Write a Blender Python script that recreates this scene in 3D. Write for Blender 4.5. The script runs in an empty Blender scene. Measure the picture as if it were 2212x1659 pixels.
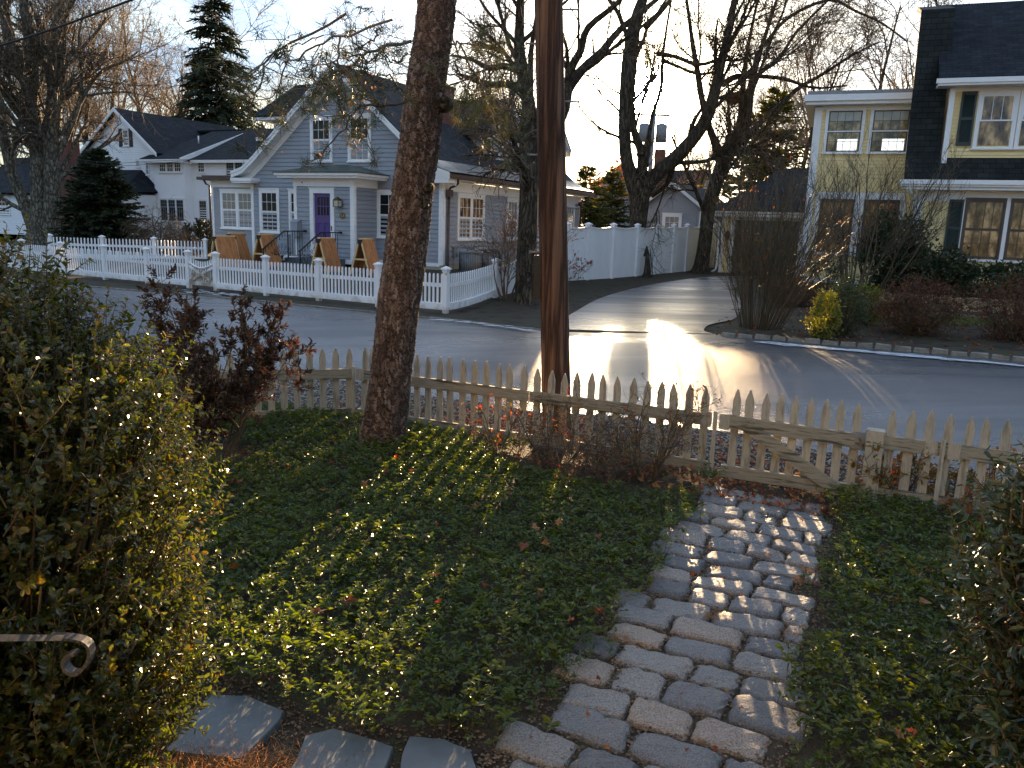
import bpy, math, numpy as np
from mathutils import Vector
R = math.radians
rng = np.random.default_rng(7)
SC = bpy.context.scene
COL = SC.collection
# ---------------------------------------------------------------- camera model
H = 2.4; F = 1740.; PITCH = math.atan(344.5/1740); ROLL = .0325; CX, CY = 1106., 829.5
CAM = np.array([0., 0., H])
def ray(x, y):
    u = x-CX; v = -(y-CY); c, s = math.cos(ROLL), math.sin(ROLL)
    a = u*c-v*s; b = u*s+v*c
    d = np.array([a, F*math.cos(PITCH)+b*math.sin(PITCH), -F*math.sin(PITCH)+b*math.cos(PITCH)])
    return d/np.linalg.norm(d)
def g(x, y, z=0.):
    d = ray(x, y); return CAM+d*((z-H)/d[2])
def at(x, y, Y):
    d = ray(x, y); return CAM+d*(Y/d[1])
class Frame:
    def __init__(s, o, yaw):
        a = R(yaw); s.yaw = yaw; s.o = np.array([o[0], o[1], 0.])
        s.x = np.array([math.cos(a), -math.sin(a), 0]); s.y = np.array([math.sin(a), math.cos(a), 0])
    def w(s, x, y, z=0.): return s.o+s.x*x+s.y*y+np.array([0, 0, z])
    def loc(s, p): q = np.array([p[0], p[1], 0])-s.o; return float(q@s.x), float(q@s.y)
ST = Frame((4.8, 18.5), 25)          # the street: x along it, y beyond its far edge
def ss(x):
    x = np.clip(x, 0, 1); return x*x*(3-2*x)
def hgt_st(s, t):
    v = .08*ss((t+10.7)/1.)+.35*ss((t+9.9)/4.2)           # verge and road climb from the near garden
    l = .40*ss((t+2.9)/6.5); r = .30*ss((t+2.5)/15)
    k = ss((s+5.6)/1.2); h = l*(1-k)+r*k
    e = .16*ss((t+3)/5)+.30*ss((t-5.0)/.12)
    k2 = ss((s-.6)/1.2)*(1-ss((t-20)/6))
    return v+h*(1-k2)+e*k2-.03*ss((-10.9-t)/.2)+np.clip(t-14, 0, 60)*.012
def hgt(x, y):
    q = np.stack([np.asarray(x, float)-ST.o[0], np.asarray(y, float)-ST.o[1]], -1)
    return hgt_st(q@ST.x[:2], q@ST.y[:2])
def gt(x, y, dz=0.):       # where the line of sight meets the terrain
    z = 0.
    for _ in range(40): p = g(x, y, z); z = .5*z+.5*(float(hgt(p[0], p[1]))+dz)
    return g(x, y, z)
def gs(x, y): return ST.loc(gt(x, y))
# ---------------------------------------------------------------- object helpers
def link(o, parent=None):
    COL.objects.link(o)
    if parent is not None: o.parent = parent
    return o
def tag(o, label=None, cat=None, group=None, kind=None):
    if label: o['label'] = label
    if cat: o['category'] = cat
    if group: o['group'] = group
    if kind: o['kind'] = kind
    return o
def thing(name, label, cat, loc=(0, 0, 0), yaw=0., group=None):
    o = bpy.data.objects.new(name, None); o.empty_display_size = .2; link(o)
    o.location = [float(v) for v in loc]; o.rotation_euler = (0, 0, R(-yaw))
    return tag(o, label, cat, group)
def copy_tree(o, label=None):
    c = o.copy(); COL.objects.link(c)
    if label: c['label'] = label
    for ch in o.children:
        d = ch.copy(); COL.objects.link(d); d.parent = c
        for gch in ch.children:
            e = gch.copy(); COL.objects.link(e); e.parent = d
    return c
class MB:
    def __init__(s): s.v = []; s.n = 0; s.li = []; s.lt = []; s.r = []; s.nf = 0; s.sm = []
    def add(s, V, Fc, rnd=None, smooth=False):
        V = np.asarray(V, float).reshape(-1, 3); Fc = np.asarray(Fc, int)
        s.v.append(V); s.li.append((Fc+s.n).ravel()); m, k = Fc.shape
        s.lt.append(np.full(m, k)); s.n += len(V); s.nf += m
        s.r.append(np.full(m, .5) if rnd is None else np.broadcast_to(np.asarray(rnd, float), (m,)).copy())
        s.sm.append(np.full(m, smooth)); return s
    def poly(s, pts, rnd=None): return s.add(pts, [list(range(len(pts)))], rnd)
    def hexa(s, p, rnd=None):  # 8 points: bottom 4 ccw, top 4 ccw
        return s.add(p, [[3, 2, 1, 0], [4, 5, 6, 7], [0, 1, 5, 4], [1, 2, 6, 5], [2, 3, 7, 6], [3, 0, 4, 7]], rnd)
    def box(s, a, b, rnd=None):
        x0, y0, z0 = a; x1, y1, z1 = b
        return s.hexa([(x0, y0, z0), (x1, y0, z0), (x1, y1, z0), (x0, y1, z0), (x0, y0, z1), (x1, y0, z1), (x1, y1, z1), (x0, y1, z1)], rnd)
    def bar(s, a, b, w, h, up=(0, 0, 1), rnd=None):
        a = np.array(a, float); b = np.array(b, float); d = b-a; d /= np.linalg.norm(d)
        u = np.array(up, float); x = np.cross(d, u); x /= np.linalg.norm(x); z = np.cross(x, d)
        x = x*w/2; z = z*h/2
        return s.hexa([a-x-z, a+x-z, b+x-z, b-x-z, a-x+z, a+x+z, b+x+z, b-x+z], rnd)
    def tube(s, pts, r, k=8, smooth=True, cap=True):
        P = np.asarray(pts, float)[None]; r = np.broadcast_to(np.asarray(r, float), (P.shape[1],))[None]
        return s.tubes(P, r, k, smooth, cap)
    def tubes(s, P, Rr, k=4, smooth=True, cap=False):
        M, n, _ = P.shape
        if M == 0: return s
        T = np.gradient(P, axis=1); T /= np.linalg.norm(T, axis=2, keepdims=True)+1e-9
        ref = np.zeros((M, 1, 3)); mt = np.abs(T.mean(1)); ref[np.arange(M), 0, np.argmin(mt, 1)] = 1
        X = np.cross(T, ref); X /= np.linalg.norm(X, axis=2, keepdims=True)+1e-9; Y = np.cross(T, X)
        a = np.arange(k)*2*math.pi/k
        V = P[:, :, None]+Rr[:, :, None, None]*(np.cos(a)[None, None, :, None]*X[:, :, None]+np.sin(a)[None, None, :, None]*Y[:, :, None])
        i = np.arange(k); j = (i+1) % k; rows = np.arange(n-1)[:, None]*k
        q = np.stack([rows+i, rows+j, rows+k+j, rows+k+i], -1).reshape(-1, 4)
        Fq = (q[None]+(np.arange(M)*n*k)[:, None, None]).reshape(-1, 4)
        s.add(V.reshape(-1, 3), Fq, np.repeat(rng.random(M), len(q)), smooth)
        if cap:
            b = np.arange(k)[::-1][None]; base = s.n-M*n*k
            for m in range(M):
                o = base+m*n*k
                s.li += [(b+o).ravel(), (np.arange(k)+o+(n-1)*k)]; s.lt.append(np.array([k, k])); s.r.append(np.array([.5, .5])); s.sm.append(np.array([False, False])); s.nf += 2
        return s
    def build(s, name, mat, parent=None, **kw):
        me = bpy.data.meshes.new(name); V = np.concatenate(s.v); L = np.concatenate([np.ravel(x) for x in s.li]); T = np.concatenate(s.lt)
        me.vertices.add(len(V)); me.vertices.foreach_set('co', V.astype(np.float32).ravel())
        me.loops.add(len(L)); me.loops.foreach_set('vertex_index', L.astype(np.int32))
        me.polygons.add(len(T)); st = np.concatenate([[0], np.cumsum(T)[:-1]])
        me.polygons.foreach_set('loop_start', st.astype(np.int32)); me.polygons.foreach_set('loop_total', T.astype(np.int32))
        me.polygons.foreach_set('use_smooth', np.concatenate(s.sm))
        at_ = me.attributes.new('rnd', 'FLOAT', 'FACE'); at_.data.foreach_set('value', np.concatenate(s.r).astype(np.float32))
        me.update(calc_edges=True); me.materials.append(mat)
        o = bpy.data.objects.new(name, me); link(o, parent); tag(o, kw.get('label'), kw.get('cat'), kw.get('group'), kw.get('kind'))
        return o
# leaves: two quads folded along the midrib
def leaves(mb, C, A, N, L, W, fold=.25, curl=.15, rnd=None):
    n = len(C); A = A/(np.linalg.norm(A, axis=1, keepdims=True)+1e-9)
    S = np.cross(A, N); S /= np.linalg.norm(S, axis=1, keepdims=True)+1e-9; U = np.cross(S, A)
    L = np.broadcast_to(L, (n,))[:, None]; W = np.broadcast_to(W, (n,))[:, None]
    def P(a, b, c): return C+A*L*a+S*W*b+U*W*c
    V = np.stack([P(0, 0, 0), P(.3, -.42, fold), P(.72, -.4, fold-curl), P(1, 0, -curl*2), P(.72, .4, fold-curl), P(.3, .42, fold)], 1)
    Fq = np.array([[0, 3, 2, 1], [0, 5, 4, 3]]); Fq = (Fq[None]+(np.arange(n)*6)[:, None, None]).reshape(-1, 4)
    r = rng.random(n) if rnd is None else rnd
    mb.add(V.reshape(-1, 3), Fq, np.repeat(r, 2))
def blades(mb, C, A, L, W, rnd=None):   # needles and grass: thin triangles
    n = len(C); A = A/(np.linalg.norm(A, axis=1, keepdims=True)+1e-9)
    S = np.cross(A, rng.normal(size=(n, 3))); S /= np.linalg.norm(S, axis=1, keepdims=True)+1e-9
    L = np.broadcast_to(L, (n,))[:, None]; W = np.broadcast_to(W, (n,))[:, None]
    V = np.stack([C-S*W/2, C+S*W/2, C+A*L], 1)
    mb.add(V.reshape(-1, 3), (np.arange(n)*3)[:, None]+np.array([[0, 1, 2]]), rng.random(n) if rnd is None else rnd)
def unit(v): return v/(np.linalg.norm(v, axis=-1, keepdims=True)+1e-9)
def rdir(n): return unit(rng.normal(size=(n, 3)))
# ---------------------------------------------------------------- branching
def smooth_line(pts, n):
    P = np.asarray(pts, float); m = len(P)
    if m == 2: u = np.linspace(0, 1, n)[:, None]; return P[0]*(1-u)+P[1]*u
    Q = np.vstack([2*P[0]-P[1], P, 2*P[-1]-P[-2]]); out = []
    for u in np.linspace(0, m-1-1e-6, n):
        i = int(u); f = u-i; a, b, c, d = Q[i:i+4]
        out.append(.5*((2*b)+(-a+c)*f+(2*a-5*b+4*c-d)*f*f+(-a+3*b-3*c+d)*f**3))
    return np.array(out)
def grow(start, d, L, r0, n=5, wander=.25, up=.1, taper=.35):
    M = len(start); P = np.zeros((M, n, 3)); P[:, 0] = start; d = unit(d); st = (L/(n-1))[:, None]
    for i in range(1, n):
        d = unit(d+rng.normal(size=(M, 3))*wander+np.array([0, 0, up])); P[:, i] = P[:, i-1]+d*st
    Rr = r0[:, None]*np.linspace(1, taper, n)[None]
    return P, Rr
def kids(P, Rr, cnt, L, ang=.8, t0=.25, t1=1., n=5, wander=.25, up=.1, rf=.55, rmin=.004, taper=.35):
    M, k, _ = P.shape; ln = np.linalg.norm(np.diff(P, axis=1), axis=2).sum(1)
    idx = rng.choice(M, cnt, p=ln/ln.sum()); t = t0+(t1-t0)*rng.random(cnt); u = t*(k-1); i = np.minimum(u.astype(int), k-2); f = (u-i)[:, None]
    s = P[idx, i]*(1-f)+P[idx, i+1]*f; T = unit(P[idx, i+1]-P[idx, i]); rr = Rr[idx, i]
    pr = unit(np.cross(T, rng.normal(size=(cnt, 3)))); a = ang*(.6+.8*rng.random(cnt))[:, None]
    d = T*np.cos(a)+pr*np.sin(a); LL = L*(.5+rng.random(cnt))*(1.15-.6*t)
    return grow(s, d, LL, np.maximum(rr*rf, rmin), n, wander, up, taper)
# ---------------------------------------------------------------- materials
def nodes(name):
    m = bpy.data.materials.new(name); m.use_nodes = True; nt = m.node_tree; nt.nodes.clear()
    return m, nt, (lambda t, **k: _n(nt, t, k))
def _n(nt, t, k):
    n = nt.nodes.new(t)
    for a, b in k.items(): setattr(n, a, b)
    return n
def ramp(N, nt, src, stops):
    r = N('ShaderNodeValToRGB'); e = r.color_ramp.elements
    while len(e) < len(stops): e.new(.5)
    for el, (p, c) in zip(e, stops): el.position = p; el.color = (*c, 1) if len(c) == 3 else c
    nt.links.new(src, r.inputs[0]); return r.outputs[0]
def M(name, c1, c2=None, scale=6., rough=.75, spec=.4, bump=0., bscale=40., stretch=(1, 1, 1), attr=False, trans=0., metal=0., c3=None, obj=True, detail=5, r2=None, coat=0.):
    m, nt, N = nodes(name); L = nt.links.new
    out = N('ShaderNodeOutputMaterial'); b = N('ShaderNodeBsdfPrincipled')
    tc = N('ShaderNodeTexCoord'); mp = N('ShaderNodeMapping'); mp.inputs['Scale'].default_value = stretch
    L(tc.outputs['Object' if obj else 'Generated'], mp.inputs[0])
    c2 = c2 or tuple(min(1, v*1.25) for v in c1)
    if attr:
        a = N('ShaderNodeAttribute'); a.attribute_name = 'rnd'; src = a.outputs['Fac']
    else:
        nz = N('ShaderNodeTexNoise'); nz.inputs['Scale'].default_value = scale; nz.inputs['Detail'].default_value = detail
        nz.inputs['Roughness'].default_value = .6; L(mp.outputs[0], nz.inputs['Vector']); src = nz.outputs['Fac']
    st = [(.3, c1), (.7, c2)] if not attr else [(0., c1), (1., c2)]
    if c3: st = [(.36, c1), (.5, c2), (.64, c3)] if not attr else [(0, c1), (.6, c2), (1., c3)]
    col = ramp(N, nt, src, st); L(col, b.inputs['Base Color'])
    b.inputs['Roughness'].default_value = rough; b.inputs['Specular IOR Level'].default_value = spec; b.inputs['Metallic'].default_value = metal
    b.inputs['Coat Weight'].default_value = coat
    if r2 is not None:
        n3 = N('ShaderNodeTexNoise'); n3.inputs['Scale'].default_value = scale*.7; n3.inputs['Detail'].default_value = 4; L(mp.outputs[0], n3.inputs['Vector'])
        mr = N('ShaderNodeMapRange'); mr.inputs[1].default_value = .35; mr.inputs[2].default_value = .65; mr.inputs[3].default_value = rough; mr.inputs[4].default_value = r2
        L(n3.outputs['Fac'], mr.inputs[0]); L(mr.outputs[0], b.inputs['Roughness'])
    if bump:
        n2 = N('ShaderNodeTexNoise'); n2.inputs['Scale'].default_value = bscale; n2.inputs['Detail'].default_value = 6; L(mp.outputs[0], n2.inputs['Vector'])
        bp = N('ShaderNodeBump'); bp.inputs['Strength'].default_value = bump; bp.inputs['Distance'].default_value = .02
        L(n2.outputs['Fac'], bp.inputs['Height']); L(bp.outputs[0], b.inputs['Normal'])
    if trans:
        tr = N('ShaderNodeBsdfTranslucent'); mx = N('ShaderNodeMixShader'); mx.inputs[0].default_value = trans
        hs = N('ShaderNodeHueSaturation'); hs.inputs['Hue'].default_value = .475; hs.inputs['Saturation'].default_value = 1.25; hs.inputs['Value'].default_value = 2.2
        L(col, hs.inputs['Color']); L(hs.outputs[0], tr.inputs[0]); L(b.outputs[0], mx.inputs[1]); L(tr.outputs[0], mx.inputs[2]); L(mx.outputs[0], out.inputs[0])
    else: L(b.outputs[0], out.inputs[0])
    m['b'] = 1
    return m
def shingle(name, c1, c2, ex=.14, rough=.85):
    m, nt, N = nodes(name); L = nt.links.new
    out = N('ShaderNodeOutputMaterial'); b = N('ShaderNodeBsdfPrincipled'); L(b.outputs[0], out.inputs[0])
    at_ = N('ShaderNodeUVMap'); at_.uv_map = 'uv'
    br = N('ShaderNodeTexBrick'); br.offset = .5; br.inputs['Scale'].default_value = 1.
    br.inputs['Brick Width'].default_value = .3; br.inputs['Row Height'].default_value = ex; br.inputs['Mortar Size'].default_value = .007
    br.inputs['Color1'].default_value = (*c1, 1); br.inputs['Color2'].default_value = (*c2, 1); br.inputs['Mortar'].default_value = (*[v*.35 for v in c1], 1)
    L(at_.outputs[0], br.inputs['Vector'])
    nz = N('ShaderNodeTexNoise'); nz.inputs['Scale'].default_value = 2.5; nz.inputs['Detail'].default_value = 6; tc = N('ShaderNodeTexCoord'); L(tc.outputs['Object'], nz.inputs['Vector'])
    mx = N('ShaderNodeMixRGB', blend_type='MULTIPLY'); mx.inputs[0].default_value = .8
    L(br.outputs[0], mx.inputs[1]); L(ramp(N, nt, nz.outputs[0], [(.3, (.6, .6, .6)), (.7, (1.3, 1.3, 1.3))]), mx.inputs[2]); L(mx.outputs[0], b.inputs['Base Color'])
    bp = N('ShaderNodeBump'); bp.inputs['Strength'].default_value = .8; bp.inputs['Distance'].default_value = .02
    L(br.outputs['Fac'], bp.inputs['Height']); bp.invert = True; L(bp.outputs[0], b.inputs['Normal'])
    b.inputs['Roughness'].default_value = rough; b.inputs['Specular IOR Level'].default_value = .18; return m
m_grey = M('grey_siding_paint', (.265, .285, .315), (.295, .315, .345), 1.5, .55, .35, .05, 30)
m_white = M('white_trim_paint', (.74, .74, .73), (.82, .82, .81), 2., .5, .4, .04, 25)
m_fence = M('white_fence_paint', (.72, .73, .74), (.82, .83, .84), 1.2, .55, .4, .06, 20)
m_wsid = M('white_siding_paint', (.80, .81, .82), (.86, .87, .88), 1., .6)
m_yel = M('yellow_siding_paint', (.78, .61, .29), (.83, .66, .33), 1.3, .6, .3, .05, 30)
m_roofd = shingle('dark_roof_shingles', (.015, .017, .021), (.032, .036, .041))
m_roofb = shingle('blue_black_roof_shingles', (.012, .015, .020), (.022, .027, .034), .14)
m_roofg = shingle('charcoal_wall_shingles', (.014, .017, .016), (.024, .028, .026), .16)
m_brown = M('brown_gutter_metal', (.05, .03, .022), (.09, .055, .04), 5, .45, .5)
m_flash = M('weathered_roof_metal', (.06, .055, .05), (.2, .17, .14), 1.6, .3, .6, .1, 6, metal=.7, r2=.6)
m_copper = M('dark_green_roof_metal', (.03, .042, .032), (.07, .085, .065), 3., .4, .5, .1, 5)
m_door = M('purple_door_paint', (.085, .05, .19), (.10, .06, .22), 3, .45)
m_shut = M('dark_green_shutter_paint', (.022, .036, .034), (.03, .048, .045), 4, .5)
m_blk = M('black_iron', (.008, .008, .009), (.018, .018, .02), 9, .5)
m_brass = M('aged_brass', (.10, .07, .03), (.2, .14, .06), 20, .4, metal=.8)
def dirty(m, z1):    # splashed dirt on the lowest part of the white boards
    nt = m.node_tree; L = nt.links.new; b = [n for n in nt.nodes if n.type == 'BSDF_PRINCIPLED'][0]; src = b.inputs['Base Color'].links[0].from_socket
    ge = _n(nt, 'ShaderNodeTexCoord', {}); sp = _n(nt, 'ShaderNodeSeparateXYZ', {}); L(ge.outputs['Object'], sp.inputs[0]); nz = _n(nt, 'ShaderNodeTexNoise', {}); nz.inputs['Scale'].default_value = 7; nz.inputs['Detail'].default_value = 7; L(ge.outputs['Object'], nz.inputs[0])
    mr = _n(nt, 'ShaderNodeMapRange', {}); mr.inputs[1].default_value = z1; mr.inputs[2].default_value = z1-.35; mr.inputs[3].default_value = -.25; mr.inputs[4].default_value = .35; L(sp.outputs['Z'], mr.inputs[0])
    ad = _n(nt, 'ShaderNodeMath', {'operation': 'ADD'}); L(mr.outputs[0], ad.inputs[0]); L(nz.outputs[0], ad.inputs[1]); r = ramp(lambda t, **k: _n(nt, t, k), nt, ad.outputs[0], [(.52, (0, 0, 0)), (.95, (1, 1, 1))])
    mx = _n(nt, 'ShaderNodeMixRGB', {}); L(r, mx.inputs[0]); L(src, mx.inputs[1]); mx.inputs[2].default_value = (.30, .25, .17, 1); L(mx.outputs[0], b.inputs['Base Color'])
dirty(m_fence, .75)
m_gold = M('gold_paint', (.55, .40, .13), (.65, .5, .2), 9, .4)
m_glass = M('dark_window_glass', (.010, .011, .012), (.016, .017, .019), 2, .04, .3)
m_glass2 = M('window_glass_before_curtain', (.10, .10, .095), (.42, .41, .38), 5., .06, .6, stretch=(9, 9, 1.1))
m_glass3 = M('window_glass_painted_gold_light', (.025, .016, .008), (.20, .115, .05), 1.9, .05, .6, stretch=(2.2, 2.2, 1.1), c3=(.60, .40, .19), detail=8)  # opaque pane, golden reflections and inner light mottled into its colour
m_blind = M('window_glass_before_blind', (.1, .1, .095), (.36, .34, .3), 12, .06, .6, stretch=(.02, .02, 3.))
m_ply = M('plywood', (.30, .115, .045), (.44, .19, .07), 2.5, .65, .3, .1, 8, stretch=(4, 4, .8), c3=(.50, .22, .08))
m_pine = M('pine_lumber', (.62, .42, .18), (.75, .54, .27), 4, .6, stretch=(6, 6, 1))
m_brick = M('red_brick', (.10, .04, .03), (.2, .085, .06), 9, .85, bump=.3, bscale=14, stretch=(1, 1, 3))
m_concrete = M('pale_foundation', (.30, .29, .22), (.4, .39, .3), 3, .9)
m_steel = M('grey_painted_steel', (.16, .17, .18), (.24, .25, .26), 4, .5)
m_weath = M('weathered_beige_wood', (.24, .215, .16), (.42, .385, .30), 3.5, .75, .3, .35, 26, stretch=(6, 6, .9), c3=(.34, .31, .24))
m_weathr = M('weathered_peeling_rail_wood', (.08, .07, .045), (.33, .30, .225), 3., .8, .3, .45, 22, stretch=(.8, .8, 9), c3=(.22, .2, .145))
def bark(name, c1, c2, c3, scale, stretch, bump, dist=.05, vscale=5.):
    m, nt, N = nodes(name); L = nt.links.new
    out = N('ShaderNodeOutputMaterial'); b = N('ShaderNodeBsdfPrincipled'); L(b.outputs[0], out.inputs[0])
    tc = N('ShaderNodeTexCoord'); mp = N('ShaderNodeMapping'); mp.inputs['Scale'].default_value = stretch; L(tc.outputs['Object'], mp.inputs[0])
    nz = N('ShaderNodeTexNoise'); nz.inputs['Scale'].default_value = scale*1.3; nz.inputs['Detail'].default_value = 8; nz.inputs['Roughness'].default_value = .65; L(mp.outputs[0], nz.inputs['Vector'])
    ad = N('ShaderNodeMixRGB'); ad.inputs[0].default_value = .25; L(mp.outputs[0], ad.inputs[1]); L(nz.outputs['Color'], ad.inputs[2])
    vo = N('ShaderNodeTexVoronoi', feature='DISTANCE_TO_EDGE'); vo.inputs['Scale'].default_value = scale*vscale/3; L(ad.outputs[0], vo.inputs['Vector'])
    ml = N('ShaderNodeMath', operation='MULTIPLY'); L(ramp(N, nt, vo.outputs[0], [(0., (0, 0, 0)), (.16, (1, 1, 1))]), ml.inputs[0]); L(nz.outputs['Fac'], ml.inputs[1])
    L(ramp(N, nt, ml.outputs[0], [(.0, c1), (.40, c2), (.62, c3)]), b.inputs['Base Color'])
    bp = N('ShaderNodeBump'); bp.inputs['Strength'].default_value = bump; bp.inputs['Distance'].default_value = dist; L(ml.outputs[0], bp.inputs['Height']); L(bp.outputs[0], b.inputs['Normal'])
    b.inputs['Roughness'].default_value = .9; b.inputs['Specular IOR Level'].default_value = .2; return m
m_barkp = bark('pine_bark', (.025, .018, .014), (.14, .085, .06), (.30, .22, .18), 5., (1.6, 1.6, .45), 1., .06)
m_barkd = bark('dark_tree_bark', (.022, .018, .013), (.07, .055, .038), (.12, .098, .065), 7., (1.2, 1.2, .25), .9, .05)
m_barkl = bark('lichened_tree_bark', (.04, .035, .026), (.12, .10, .075), (.22, .21, .16), 5., (1.2, 1.2, .5), .8, .05)
m_pole = bark('creosoted_pole_wood', (.03, .018, .013), (.10, .055, .036), (.165, .10, .065), 3., (3, 3, .12), .5, .02)
m_twig = M('twig_bark', (.05, .038, .026), (.17, .125, .08), attr=True, rough=.8, spec=.3)
m_twigt = M('tan_twig_bark', (.12, .085, .05), (.30, .21, .13), attr=True, rough=.8, spec=.3)
m_cane = M('green_brown_cane_bark', (.035, .032, .014), (.14, .095, .05), attr=True, rough=.5, spec=.5)
m_vinca = M('periwinkle_leaf', (.022, .043, .009), (.068, .098, .017), attr=True, rough=.36, spec=.45, trans=.40, c3=(.17, .19, .03))
m_box = M('boxwood_leaf', (.013, .023, .008), (.06, .078, .018), attr=True, rough=.24, spec=.6, trans=.45, c3=(.16, .11, .03))
m_rhodo = M('rhododendron_leaf', (.015, .034, .014), (.035, .06, .022), attr=True, rough=.35, spec=.5, trans=.15, c3=(.09, .07, .03))
m_bronze = M('bronze_winter_leaf', (.03, .018, .014), (.075, .042, .028), attr=True, rough=.45, spec=.45, trans=.2, c3=(.12, .09, .045))
m_redl = M('reddish_shrub_leaf', (.045, .038, .018), (.13, .055, .035), attr=True, rough=.55, spec=.3, trans=.2, c3=(.09, .095, .035))
m_lime = M('yellow_green_shrub_leaf', (.10, .12, .022), (.20, .21, .045), attr=True, rough=.45, spec=.4, trans=.3, c3=(.24, .2, .05))
m_olive = M('yellowed_azalea_leaf', (.07, .07, .02), (.2, .15, .04), attr=True, rough=.45, spec=.4, trans=.35, c3=(.3, .08, .03))
m_needle = M('pine_needle', (.012, .022, .009), (.035, .048, .018), attr=True, rough=.4, spec=.4, trans=.22, c3=(.16, .13, .05))
m_conif = M('dark_conifer_needle', (.010, .022, .013), (.028, .045, .02), attr=True, rough=.6, spec=.3, trans=.1, c3=(.07, .06, .025))
m_conif2 = M('backlit_conifer_needle', (.02, .035, .014), (.06, .07, .02), attr=True, rough=.6, spec=.3, trans=.35, c3=(.14, .11, .03))
m_rust = M('rusty_tree_foliage', (.12, .05, .025), (.28, .12, .05), attr=True, rough=.7, spec=.2, trans=.4, c3=(.2, .16, .06))
m_fall = M('fallen_leaf', (.08, .036, .02), (.24, .085, .035), attr=True, rough=.6, spec=.3, trans=.3, c3=(.32, .2, .09))
m_dry = M('dry_grass', (.2, .125, .06), (.38, .25, .125), attr=True, rough=.6, spec=.3, trans=.35)
m_stone = M('granite_cobble', (.15, .145, .14), (.33, .32, .30), 38, .62, .45, .55, 55, c3=(.24, .23, .22))
m_slate = M('blue_slate', (.055, .068, .075), (.10, .118, .125), 3.5, .5, .5, .25, 9)
m_field = M('fieldstone', (.14, .10, .06), (.38, .26, .14), attr=True, rough=.8, bump=.3, bscale=9)
m_gravel = M('gravel_stone', (.12, .11, .10), (.36, .33, .29), attr=True, rough=.7)
m_grav2 = M('brown_gravel_stone', (.05, .038, .028), (.2, .15, .10), attr=True, rough=.8)
m_rail = M('faded_grey_white_paint', (.045, .045, .048), (.08, .08, .083), 8, .5, bump=.1)
m_curbst = M('granite_kerb_stone', (.12, .11, .09), (.24, .22, .18), 9, .8, bump=.3, bscale=20)
def granite():
    m, nt, N = nodes('granite'); L = nt.links.new
    out = N('ShaderNodeOutputMaterial'); b = N('ShaderNodeBsdfPrincipled'); L(b.outputs[0], out.inputs[0])
    tc = N('ShaderNodeTexCoord'); a = N('ShaderNodeAttribute'); a.attribute_name = 'rnd'
    nz = N('ShaderNodeTexNoise'); nz.inputs['Scale'].default_value = 120; nz.inputs['Detail'].default_value = 3; L(tc.outputs['Object'], nz.inputs['Vector'])
    n2 = N('ShaderNodeTexNoise'); n2.inputs['Scale'].default_value = 22; n2.inputs['Detail'].default_value = 8; n2.inputs['Roughness'].default_value = .7; L(tc.outputs['Object'], n2.inputs['Vector'])
    mx = N('ShaderNodeMixRGB', blend_type='MULTIPLY'); mx.inputs[0].default_value = 1
    L(ramp(N, nt, a.outputs['Fac'], [(0, (.085, .09, .098)), (.35, (.135, .138, .142)), (.7, (.20, .193, .18)), (1., (.26, .21, .165))]), mx.inputs[1])
    L(ramp(N, nt, nz.outputs[0], [(.36, (.5, .5, .52)), (.5, (1, 1, 1)), (.66, (1.35, 1.33, 1.3))]), mx.inputs[2]); L(mx.outputs[0], b.inputs['Base Color'])
    bp = N('ShaderNodeBump'); bp.inputs['Strength'].default_value = .9; bp.inputs['Distance'].default_value = .02; L(n2.outputs[0], bp.inputs['Height']); L(bp.outputs[0], b.inputs['Normal'])
    b.inputs['Roughness'].default_value = .5; return m
m_granite = granite()
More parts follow.
